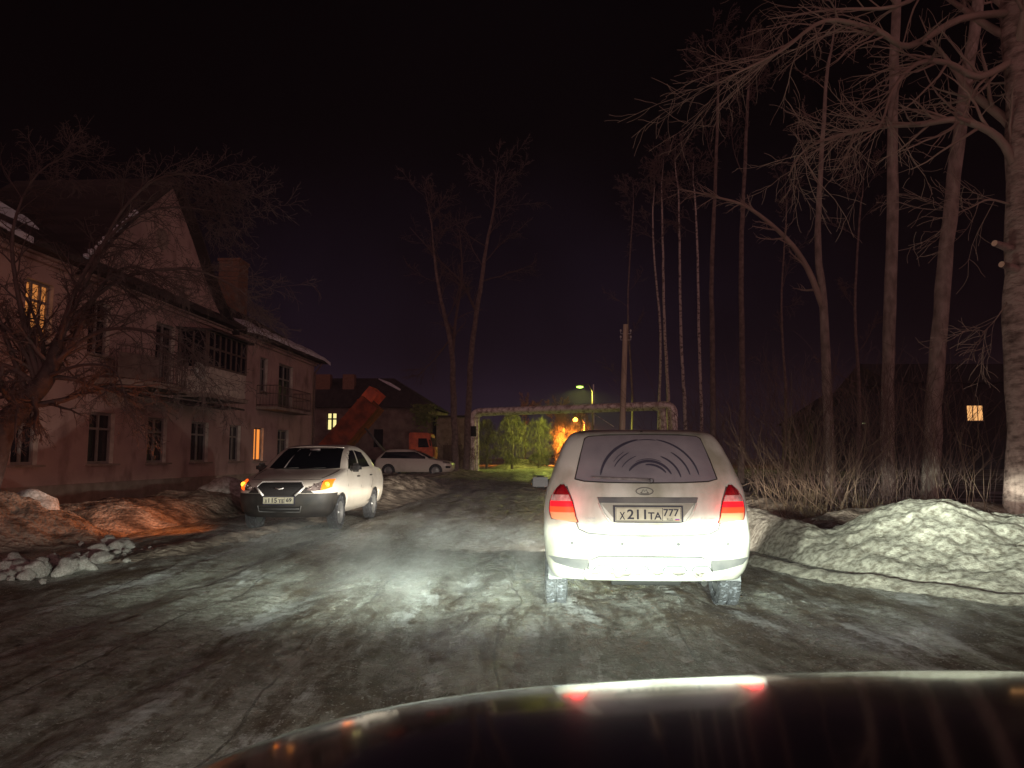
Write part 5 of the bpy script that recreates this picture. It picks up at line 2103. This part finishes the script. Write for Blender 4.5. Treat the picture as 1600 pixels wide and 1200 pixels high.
# street lamps
def street_lamp(px, py, Y, lb, mm, col, watts, arm, spread=140):
    p = P(px, py, Y)
    t = thing('street_lamp', lb, 'street lamp', (p.x + arm, Y, 0))
    mb = MB()
    mb.tube([(0, 0, -.1), (0, 0, p.z - .5), (-arm * .3, 0, p.z + .25), (-arm, 0, p.z + .15)], [.08, .07, .05, .04], 10)
    link('post', mb, M['iron'], t, smooth=True)
    mb = MB()
    bm = bmesh.new()
    bmesh.ops.create_uvsphere(bm, u_segments=16, v_segments=8, radius=1)
    mb.add([(v.co.x * .42 - arm, v.co.y * .16, v.co.z * .11 + p.z + .12) for v in bm.verts if True], [tuple(v.index for v in f.verts) for f in bm.faces])
    h_ = link('lamp_head', mb, M['grey_plastic'], t, smooth=True)
    mb = MB()
    mb.add([(v.co.x * .33 - arm, v.co.y * .22, v.co.z * (.30 if mm == 'lamp_orange' else .10) + p.z - .05) for v in bm.verts], [tuple(v.index for v in f.verts) for f in bm.faces])
    bm.free()
    link('lamp_glass', mb, M[mm], h_, smooth=True)
    l = bpy.data.lights.new('street_lamp_light', 'SPOT')
    l.energy = watts
    l.color = col
    l.spot_size = R(spread)
    l.spot_blend = .6
    l.shadow_soft_size = .2
    lo = bpy.data.objects.new('street_lamp_light', l)
    COL.objects.link(lo)
    lo.location = (p.x, Y - .1, p.z - .15)


street_lamp(906, 604, 70, 'tall street lamp with a small green-white light above the gantry', 'lamp_green', (.88, 1.0, .16), 8000, 1.2, 179)
street_lamp(899, 655, 98, 'orange sodium street lamp glowing among bare trees below the gantry', 'lamp_orange', (1.0, .30, .03), 110000, 1.2, 179)


# ------------------------------------------------------------------ trees
def rot_about(d, ax, a):
    return Matrix.Rotation(a, 3, ax) @ d


def perp(d, rg):
    v = Vector((rg.gauss(0, 1), rg.gauss(0, 1), rg.gauss(0, 1)))
    v = v - d * v.dot(d)
    return v.normalized()


def grow(tb, p, d, L, r, lv, prm, rg):
    n = prm['seg'][lv]
    pts = [p.copy()]
    rad = [r]
    d = d.normalized()
    for i in range(n):
        d = (d + perp(d, rg) * prm['wob'][lv] + Vector((0, 0, prm['up'][lv]))).normalized()
        pts.append(pts[-1] + d * (L / n))
        rad.append(max(prm['rmin'], r * (1 - (1 - prm['tip']) * (i + 1) / n)))
    tb.tube(pts, rad, 7 if r > .06 else (5 if r > .02 else 3), cap=r > .02)
    if lv + 1 < len(prm['n']):
        k = prm['n'][lv]
        for j in range(k):
            t = prm['start'][lv] + (1 - prm['start'][lv]) * (j + rg.random()) / k
            f = t * n
            i = min(int(f), n - 1)
            q = pts[i].lerp(pts[i + 1], f - i)
            dd = (pts[i + 1] - pts[i]).normalized()
            a = R(rg.uniform(*prm['ang'][lv]))
            nd = rot_about(dd, perp(dd, rg), a)
            grow(tb, q, nd, L * prm['ratio'][lv] * rg.uniform(.65, 1.15) * (1 - .45 * t), max(prm['rmin'], rad[i] * prm['rr']), lv + 1, prm, rg)
    return pts


def make_tree(name, label, trunk_paths, prm, seed, m_trunk, m_twig, limbs=(), group=None, nlimb=10, tstart=.35, extra=None, limb_len=3.0, limb_up=(20, 60), base=None, lr=.35):
    """trunk_paths: list of (points, radii) in world space"""
    rg = random.Random(seed)
    b = base or Vector(trunk_paths[0][0][0])
    t = thing(name, label, 'tree' if name != 'bush' else 'bush', (b.x, b.y, 0))
    off = Vector((b.x, b.y, 0))
    tb = MB()
    cb = MB()
    for (pts, rad) in trunk_paths:
        pts = [Vector(p) - off for p in pts]
        # refine with a spline-like subdivision and a little noise
        fine = []
        fr = []
        for i in range(len(pts) - 1):
            p0 = pts[max(i - 1, 0)]
            p1, p2 = pts[i], pts[i + 1]
            p3 = pts[min(i + 2, len(pts) - 1)]
            for k in range(6):
                u = k / 6
                q = 0.5 * ((2 * p1) + (p2 - p0) * u + (2 * p0 - 5 * p1 + 4 * p2 - p3) * u * u + (-p0 + 3 * p1 - 3 * p2 + p3) * u ** 3)
                rr = rad[i] * (1 - u) + rad[i + 1] * u
                q += Vector((noise.noise(q * .9 + Vector((seed, 0, 0))), noise.noise(q * .9 + Vector((0, seed, 0))), 0)) * min(.10, rr * .35)
                fine.append(q)
                fr.append(rr * (1 + .10 * noise.noise(q * 2.5)))
        fine.append(pts[-1])
        fr.append(rad[-1])
        tb.tube(fine, fr, 14 if fr[0] > .12 else 8)
        n = len(fine)
        nl = nlimb
        for j in range(nl):
            tt = tstart + (1 - tstart) * (j + rg.random()) / nl
            i = min(int(tt * (n - 1)), n - 2)
            d = (fine[i + 1] - fine[i]).normalized()
            a = R(90 - rg.uniform(*limb_up))
            nd = rot_about(d, perp(d, rg), a)
            grow(cb, fine[i], nd, limb_len * rg.uniform(.6, 1.2) * (1.15 - .6 * tt), fr[i] * lr, 0, prm, rg)
    for (pts, r0, r1) in limbs:
        pts = [Vector(p) - off for p in pts]
        n = len(pts)
        fine = []
        for i in range(n - 1):
            p0 = pts[max(i - 1, 0)]
            p1, p2 = pts[i], pts[i + 1]
            p3 = pts[min(i + 2, n - 1)]
            for k in range(4):
                u = k / 4
                fine.append(0.5 * ((2 * p1) + (p2 - p0) * u + (2 * p0 - 5 * p1 + 4 * p2 - p3) * u * u + (-p0 + 3 * p1 - 3 * p2 + p3) * u ** 3))
        fine.append(pts[-1])
        fr = [r0 + (r1 - r0) * i / (len(fine) - 1) for i in range(len(fine))]
        cb.tube(fine, fr, 7)
        for i in range(2, len(fine) - 1):
            for q in range(extra or 2):
                if rg.random() < .25 + .9 * i / len(fine):
                    d = (fine[i + 1] - fine[i]).normalized()
                    nd = rot_about(d, perp(d, rg), R(rg.uniform(18, 55)))
                    nd.z -= .15
                    grow(cb, fine[i], nd, rg.uniform(.7, 1.5) * (limb_len / 3), fr[i] * .5, 1 if len(prm['n']) > 2 else 0, prm, rg)
    link('trunk', tb, m_trunk, t, smooth=True, fix=False)
    link('crown', cb, m_twig, t, smooth=True, fix=False)
    return t


PT = dict(seg=[6, 5, 4], wob=[.16, .18, .22], up=[.05, .02, -.02], n=[9, 6, 0], start=[.25, .2, 0], ang=[(22, 60), (20, 60), (20, 60)], ratio=[.45, .45, .5], rr=.5, tip=.25, rmin=.0045)
PT_far = dict(PT, rmin=.011, n=[10, 7, 0])
PT_thin = dict(PT, rmin=.013, n=[9, 6, 0])

# big poplar at the right edge
Yb = 13.2
tr = [P(1612, 830, Yb), P(1606, 640, Yb), P(1600, 430, Yb), P(1604, 250, Yb), P(1590, 60, Yb), P(1575, -150, Yb), P(1560, -420, Yb)]
tr[0].z = -.1
big = make_tree('poplar_tree', 'huge poplar with cracked bark and two sawn stubs at the right edge', [(tr, [.40, .34, .34, .31, .26, .20, .12])], dict(PT, rmin=.004, n=[9, 7, 0]), 21, M['bark_big'], M['twig'],
          limbs=[([P(1590, 270, Yb), P(1560, 215, Yb - .1), P(1500, 188, Yb - .2), P(1440, 194, Yb - .4), P(1380, 198, Yb - .6), P(1320, 210, Yb - .8), P(1260, 232, Yb - 1), P(1232, 275, Yb - 1.1)], .085, .008),
                 ([P(1590, 90, Yb), P(1530, 120, Yb - .2), P(1480, 98, Yb - .5), P(1432, 100, Yb - .8), P(1395, 140, Yb - 1), P(1378, 190, Yb - 1.1), P(1350, 220, Yb - 1.2)], .075, .008),
                 ([P(1580, 20, Yb), P(1500, 30, Yb - .4), P(1420, 72, Yb - .8), P(1370, 48, Yb - 1.1), P(1290, 32, Yb - 1.4), P(1220, 80, Yb - 1.6), P(1150, 115, Yb - 1.7), P(1125, 130, Yb - 1.7)], .075, .006),
                 ([P(1585, -40, Yb), P(1480, -30, Yb), P(1400, 10, Yb), P(1300, 15, Yb), P(1200, 30, Yb - .4)], .07, .006),
                 ([P(1580, 320, Yb), P(1545, 312, Yb - .2), P(1515, 325, Yb - .3), P(1490, 335, Yb - .4)], .022, .005),
                 ([P(1575, 470, Yb), P(1555, 500, Yb - .2), P(1535, 520, Yb - .3)], .012, .004)],
          nlimb=16, tstart=.55, limb_len=3.6, extra=2, limb_up=(15, 60))
for (px_, py_, l_) in ((1556, 380, .26), (1567, 413, .22)):
    a = P(px_ + 22, py_ + 8, Yb - .12) - Vector((big.location.x, big.location.y, 0))
    b = P(px_ - 2, py_, Yb - .30) - Vector((big.location.x, big.location.y, 0))
    mb = MB()
    mb.tube([a, a.lerp(b, .6), b], [.085, .062, .056], 12, cap=False)
    st_ = link('sawn_stub', mb, M['bark_big'], big, smooth=True)
    mb = MB()
    mb.tube([b - (b - a).normalized() * .02, b + (b - a).normalized() * .006], [.054, .054], 12)
    link('cut_face', mb, M['cut_wood'], st_)


def straight(name, label, Y, pxs, w0, w1, seed, m=None, prm=PT, nl=14, ts=.45, ll=3.2, limbs=(), lr=.35, up=(20, 60)):
    pts = [P(x, y, Y) for x, y in pxs]
    pts[0].z = -.1
    # the leader runs on, thinning to a tip
    v = (pts[-1] - pts[-2]).normalized()
    for q_ in range(3):
        pts.append(pts[-1] + (v + Vector((.12 * math.sin(seed + q_), 0, .1))).normalized() * (1.0 if Y > 30 else 1.2) * (1 if Y < 80 else .6))
    n = len(pts)
    rad = [w0 + (w1 - w0) * i / (n - 4) if i < n - 3 else w1 * (.66, .36, .10)[i - n + 3] for i in range(n)]
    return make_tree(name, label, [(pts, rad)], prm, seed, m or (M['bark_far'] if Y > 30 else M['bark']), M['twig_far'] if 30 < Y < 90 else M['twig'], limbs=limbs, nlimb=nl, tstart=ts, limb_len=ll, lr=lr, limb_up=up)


straight('bare_tree', 'thick leaning bare tree just left of the huge poplar', 21, [(1452, 800), (1462, 600), (1480, 380), (1503, 180), (1530, 0), (1560, -200)], .25, .13, 31, ll=3.6, ts=.5)
straight('bare_tree', 'straight thick bare trunk third from the right among the bushes', 24, [(1387, 800), (1388, 560), (1394, 330), (1396, 150), (1402, -20), (1410, -200)], .22, .12, 32, ll=3.6, ts=.5)
straight('bare_tree', 'forked bare tree with a long limb arching left over the bushes', 27, [(1300, 790), (1292, 600), (1286, 470), (1278, 380), (1282, 270), (1292, 120)], .20, .06, 33, ll=2.6, nl=10,
         limbs=[([P(1286, 480, 27), P(1262, 420, 27), P(1228, 372, 26.8), P(1170, 325, 26.5), P(1118, 308, 26), P(1060, 295, 26)], .13, .02)])
straight('bare_tree', 'straight bare trunk right of the hatchback roof, fifth from the right', 36, [(1158, 760), (1160, 600), (1158, 430), (1162, 300), (1168, 160)], .17, .07, 34, prm=PT_far, ll=3.2)
straight('bare_tree', 'slim straight bare trunk directly above the right corner of the hatchback', 37, [(1114, 760), (1114, 600), (1112, 430), (1118, 280), (1122, 150)], .16, .06, 35, prm=PT_far, ll=3.2)
straight('birch_tree', 'thin birch with speckled bark right beside the gantry end', 47, [(1075, 770), (1070, 640), (1064, 520), (1062, 400), (1060, 300)], .13, .05, 36, m=M['bark_pale'], prm=PT_thin, ll=3.0)
straight('birch_tree', 'thin birch between the gantry end and the slim trunk', 46, [(1097, 770), (1096, 640), (1092, 520), (1090, 400), (1086, 310)], .12, .05, 37, m=M['bark_pale'], prm=PT_thin, ll=3.0)
straight('birch_tree', 'thin birch rising behind the right bend of the gantry', 62, [(1046, 760), (1044, 620), (1038, 500), (1036, 400), (1034, 300)], .17, .06, 38, m=M['bark_pale'], prm=PT_thin, ll=4.0)
straight('birch_tree', 'second thin birch behind the right bend of the gantry', 62, [(1030, 760), (1030, 640), (1032, 520), (1022, 400), (1020, 330)], .13, .05, 39, m=M['bark_pale'], prm=PT_thin, ll=3.5)
# two poplars left of the road
straight('bare_tree', 'tall forked bare tree behind the white off-roader, left of the pair', 48, [(712, 790), (709, 640), (706, 550), (694, 490), (682, 430), (676, 370)], .24, .05, 41, prm=PT_thin, ll=4.2, nl=16, ts=.35,
         limbs=[([P(707, 555, 48), P(712, 500, 48), P(722, 430, 48), P(718, 360, 48)], .13, .03), ([P(703, 530, 48), P(680, 560, 48), P(650, 590, 48)], .06, .02)])
straight('bare_tree', 'tall bare tree leaning right above the left end of the gantry', 50, [(728, 790), (732, 640), (738, 540), (752, 440), (760, 385), (772, 325)], .25, .07, 42, prm=PT_thin, ll=4.2, nl=16, ts=.35,
         limbs=[([P(745, 490, 50), P(736, 470, 50), P(720, 440, 50), P(690, 410, 50), P(640, 355, 50)], .11, .02)])
# far trees below the gantry
for k, (px_, Y_, h_, lb) in enumerate(((760, 74, 660, 'dark loose tree just right of the gantry left riser'), (800, 73, 650, 'bushy tree lit green above the far snow heap'),
                                       (842, 76, 655, 'bushy tree lit green, right one of the pair above the far snow heap'),
                                       (880, 101.5, 646, 'bushy bare tree glowing orange right under the sodium lamp'), (906, 103, 640, 'bushy bare tree glowing orange right of the sodium lamp'))):
    p = P(px_, 720, Y_)
    rg = random.Random(60 + k)
    mb = MB()
    cb = MB()
    t = thing('bushy_tree', lb, 'tree', (p.x, Y_, 0))
    top = P(px_, h_, Y_).z
    mb.tube([(0, 0, -.1), (.1, 0, top * .5), (0, 0, top * .8)], [.14, .10, .04], 8)
    link('trunk', mb, M['bark'], t, smooth=True)
    for q in range(4200):
        u = rg.random()
        z = .5 + (top - .3) * u
        rr = 2.2 * (math.sin(math.pi * min(.98, u * .85 + .12)) ** .6) * (0.75 + .5 * noise.noise(Vector((z * .8, q % 7, k))))
        a = rg.uniform(0, 6.28)
        r2 = rr * math.sqrt(rg.random())
        c = Vector((r2 * math.cos(a), r2 * math.sin(a), z))
        if noise.noise(c * .9 + Vector((k * 9, 0, 0))) < -.12:
            continue
        s_ = rg.uniform(.05, .14) * (1.6 if k > 2 else 1)
        d1 = Vector((rg.gauss(0, .6), rg.gauss(0, .6), rg.gauss(1, .5))).normalized() * s_ * 3.0
        d2 = perp(d1.normalized(), rg) * s_ * .16
        cb.add([c - d1, c + d2, c + d1, c - d2], [(0, 1, 2, 3)])
    link('crown', cb, M['twig'] if k > 2 else M['conifer'], t, fix=False)
for k, (px_, Y_, h_, lb) in enumerate(((868, 106, 655, 'bare tree lit orange left of the sodium lamp'),
                                       (820, 110, 650, 'far bare tree faintly orange left of the sodium lamp'))):
    pts = [(px_, 716), (px_ + 1, 690), (px_ - 1, 668), (px_ + 1, h_)]
    straight('bare_tree', lb, Y_, pts, .16, .06, 70 + k, prm=dict(PT_thin, rmin=.035, n=[9, 6, 0]), ll=3.4, nl=18, ts=.12, up=(0, 70))
# trees behind the gantry on the right, deep in the dark
for k, (px_, Y_, lb) in enumerate(((1340, 44, 'dim bare tree between the forked tree and the third trunk'),
                                   (985, 74, 'dim far bare tree right of the timber pole'), (1225, 60, 'dim far bare tree left of the forked tree'))):
    straight('bare_tree', lb, Y_, [(px_, 760), (px_ + 3, 620), (px_ - 4, 480), (px_ + 4, 330)], .13, .05, 90 + k, prm=PT_thin, ll=3.4, nl=16, ts=.2)

# spreading tree in front of the house, thicket of drooping twigs
Yt = 13.0
prm_l = dict(seg=[7, 5, 4, 3], wob=[.20, .22, .25, .3], up=[.015, -.03, -.05, -.05], n=[10, 8, 5, 0], start=[.15, .12, .1, 0], ang=[(20, 70), (20, 65), (20, 70), (20, 60)], ratio=[.5, .5, .55, .5], rr=.55, tip=.25, rmin=.0034)
b0 = P(-42, 800, Yt)
t1 = [Vector((b0.x, Yt, -.1)), P(-5, 690, Yt), P(30, 640, Yt), P(70, 590, Yt), P(95, 530, Yt)]
make_tree('spreading_tree', 'low spreading tree with a leaning dark trunk and tangled twigs before the house', [(t1, [.26, .22, .19, .15, .10])], prm_l, 52, M['bark_dark'], M['twig_left'],
          limbs=[([P(60, 600, Yt), P(110, 540, Yt), P(150, 460, Yt), P(190, 420, Yt - .2), P(240, 425, Yt - .3), P(300, 470, Yt - .4)], .055, .006),
                 ([P(80, 560, Yt), P(120, 450, Yt), P(170, 370, Yt), P(230, 330, Yt), P(300, 325, Yt), P(375, 340, Yt)], .05, .004),
                 ([P(90, 540, Yt), P(140, 430, Yt), P(190, 330, Yt), P(250, 278, Yt), P(320, 275, Yt), P(350, 290, Yt)], .045, .004),
                 ([P(60, 590, Yt), P(30, 470, Yt), P(20, 360, Yt), P(60, 270, Yt), P(130, 235, Yt)], .055, .005),
                 ([P(40, 610, Yt), P(-10, 480, Yt), P(-60, 380, Yt), P(-60, 280, Yt)], .055, .005),
                 ([P(80, 570, Yt), P(150, 520, Yt - .3), P(220, 515, Yt - .6), P(290, 540, Yt - .8), P(320, 590, Yt - .9)], .042, .005),
                 ([P(70, 590, Yt), P(130, 570, Yt - .5), P(180, 580, Yt - .8), P(200, 640, Yt - 1)], .035, .004),
                 ([P(90, 530, Yt), P(180, 440, Yt), P(290, 420, Yt), P(370, 450, Yt), P(400, 480, Yt)], .042, .004)],
          nlimb=15, tstart=.45, limb_len=2.6, extra=3, limb_up=(0, 70))


# bushes
def bush(label, px, Y, n, h, spread, seed, m, lean=(0, 0), r=.011, wid=1.0, sub=4, group=None):
    p = P(px, 740, Y)
    t = thing('bush', label, 'bush', (p.x, Y, 0), group=group)
    rg = random.Random(seed)
    mb = MB()
    prm = dict(seg=[6, 4], wob=[.15, .24], up=[.05, .03], n=[sub, 0], start=[.35, 0], ang=[(12, 38), (10, 30)], ratio=[.38, .4], rr=.6, tip=.35, rmin=.0038 * max(1, Y / 20))
    for k in range(n):
        a = rg.uniform(0, 6.28)
        d = Vector((math.cos(a) * spread * rg.random() + lean[0], math.sin(a) * spread * .6 * rg.random() + lean[1], 1))
        q = Vector((rg.gauss(0, .35) * wid, rg.gauss(0, .3) * wid, -.05))
        grow(mb, q, d, h * rg.uniform(.5, 1.1), r * rg.uniform(.6, 1.2), 0, prm, rg)
    link('stems', mb, m, t, smooth=True, fix=False)


bush('tall dense bush with long curved stems just right of the hatchback', 1255, 15.5, 60, 2.6, 1.5, 1, M['bush'], (-.25, 0), .010, 1.6, 5)
bush('dark reddish bush in the middle of the thicket behind the tall snow bank', 1340, 18, 85, 3.8, 1.1, 2, M['twig_dark'], (0, 0), .010, 2.6, 5)
bush('reddish thicket bush at the right behind the tall snow bank', 1430, 17.5, 65, 3.7, 1.1, 3, M['twig_dark'], (.1, 0), .010, 2.2, 5)
bush('sparse bush of a few thin whips left of the huge poplar', 1512, 12.6, 10, 2.6, .5, 4, M['bush'], (-.05, 0), .009, .5, 3)
bush('dim thicket bush behind the low roadside bank at the hatchback corner', 1200, 26, 90, 4.6, .9, 5, M['twig_dark'], (0, 0), .012, 3.6, 5)
bush('dim bush deep in the wood between the slim trunks', 1130, 40, 60, 4.5, .7, 6, M['twig_dark'], (0, 0), .014, 3.2, 4)
bush('far bush left of the gantry riser', 722, 56, 40, 2.6, .8, 7, M['bush'], (0, 0), .016, 1.6, 4)

# dry grass along the right verge
mb = MB()
rg = random.Random(5)
for k in range(1700):
    Y_ = 13.5 + 12 * rg.random() ** 1.6
    x = rg.gauss(P(1275, 740, 16).x * Y_ / 16, .55 + .03 * Y_)
    if x < 4.4 + .06 * Y_:
        continue
    h_ = rg.uniform(.15, .55)
    a = rg.uniform(0, 6.28)
    l = rg.uniform(.05, .55)
    if noise.noise(Vector((x * 1.2, Y_ * .7, 3))) < -.05:
        continue
    w = .0042 * (Y_ / 14)
    p0 = Vector((x, Y_, -.03))
    p1 = p0 + Vector((math.cos(a) * l * .3, math.sin(a) * l * .3, h_ * .6))
    p2 = p0 + Vector((math.cos(a) * l, math.sin(a) * l, h_ * (1 - .3 * l)))
    s = Vector((-math.sin(a), math.cos(a), 0)) * w if abs(math.sin(a)) > .3 else Vector((w, 0, 0))
    if rg.random() < .3:
        p2 = p1 + Vector((math.cos(a) * h_ * .5, math.sin(a) * h_ * .3, -h_ * rg.uniform(0, .35)))
    mb.add([p0 - s, p0 + s, p1 + s * .8, p1 - s * .8, p2], [(0, 1, 2, 3), (3, 2, 4)])
tag(link('dry_grass', mb, M['grass'], fix=False), 'dry yellow grass on the right verge between the snow banks', 'grass', kind='stuff')

# ------------------------------------------------------------------ exhaust steam drifting behind the hatchback
mb = MB()
bm = bmesh.new()
bmesh.ops.create_icosphere(bm, subdivisions=3, radius=1)
mb.add([(v.co.x * 1.9, v.co.y * 1.25, v.co.z * .55) for v in bm.verts], [tuple(v.index for v in f.verts) for f in bm.faces])
bm.free()
m = bpy.data.materials.new('steam')
m.use_nodes = True
nt = m.node_tree
nt.nodes.remove(nt.nodes['Principled BSDF'])
pv = nt.nodes.new('ShaderNodeVolumePrincipled')
pv.inputs['Color'].default_value = (0.95, 0.97, 1, 1)
pv.inputs['Anisotropy'].default_value = 0.1
tc = nt.nodes.new('ShaderNodeTexCoord')
mp = nt.nodes.new('ShaderNodeMapping')
mp.inputs['Scale'].default_value = (1.0, 1.0, 1.8)
nt.links.new(tc.outputs['Object'], mp.inputs[0])
n = nt.nodes.new('ShaderNodeTexNoise')
n.inputs['Scale'].default_value = 1.7
n.inputs['Detail'].default_value = 3
n.inputs['Distortion'].default_value = .6
nt.links.new(mp.outputs[0], n.inputs['Vector'])
gm = nt.nodes.new('ShaderNodeMapping')
gm.inputs['Scale'].default_value = (1 / 1.9, 1 / 1.25, 1 / .55)
nt.links.new(tc.outputs['Object'], gm.inputs[0])
ln = nt.nodes.new('ShaderNodeVectorMath')
ln.operation = 'LENGTH'
nt.links.new(gm.outputs[0], ln.inputs[0])
fall = mnode(nt, 'SUBTRACT', 1.0, ln.outputs['Value'], clamp=True)
dn = mnode(nt, 'MULTIPLY_ADD', n.outputs['Fac'], 4.0, -1.75, clamp=True)
nt.links.new(mnode(nt, 'MULTIPLY', mnode(nt, 'MULTIPLY', fall, dn), STEAM), pv.inputs['Density'])
nt.links.new(pv.outputs[0], nt.nodes['Material Output'].inputs['Volume'])
st = link('exhaust_steam', mb, m, None, smooth=True, loc=(-.75, 6.3, .50))
tag(st, 'thin pale exhaust steam drifting low over the road behind the hatchback', 'steam', kind='stuff')

# ------------------------------------------------------------------ frosty night air
mb = MB()
mb.box((0, 145, 13.5), (330, 360, 31))
m = bpy.data.materials.new('night_air')
m.use_nodes = True
nt = m.node_tree
nt.nodes.remove(nt.nodes['Principled BSDF'])
pv = nt.nodes.new('ShaderNodeVolumePrincipled')
pv.inputs['Color'].default_value = (0.86, 0.80, 1.0, 1)
pv.inputs['Density'].default_value = 0.0007
pv.inputs['Anisotropy'].default_value = 0.0
nt.links.new(pv.outputs[0], nt.nodes['Material Output'].inputs['Volume'])
tag(link('haze', mb, m), None, None, kind='stuff')
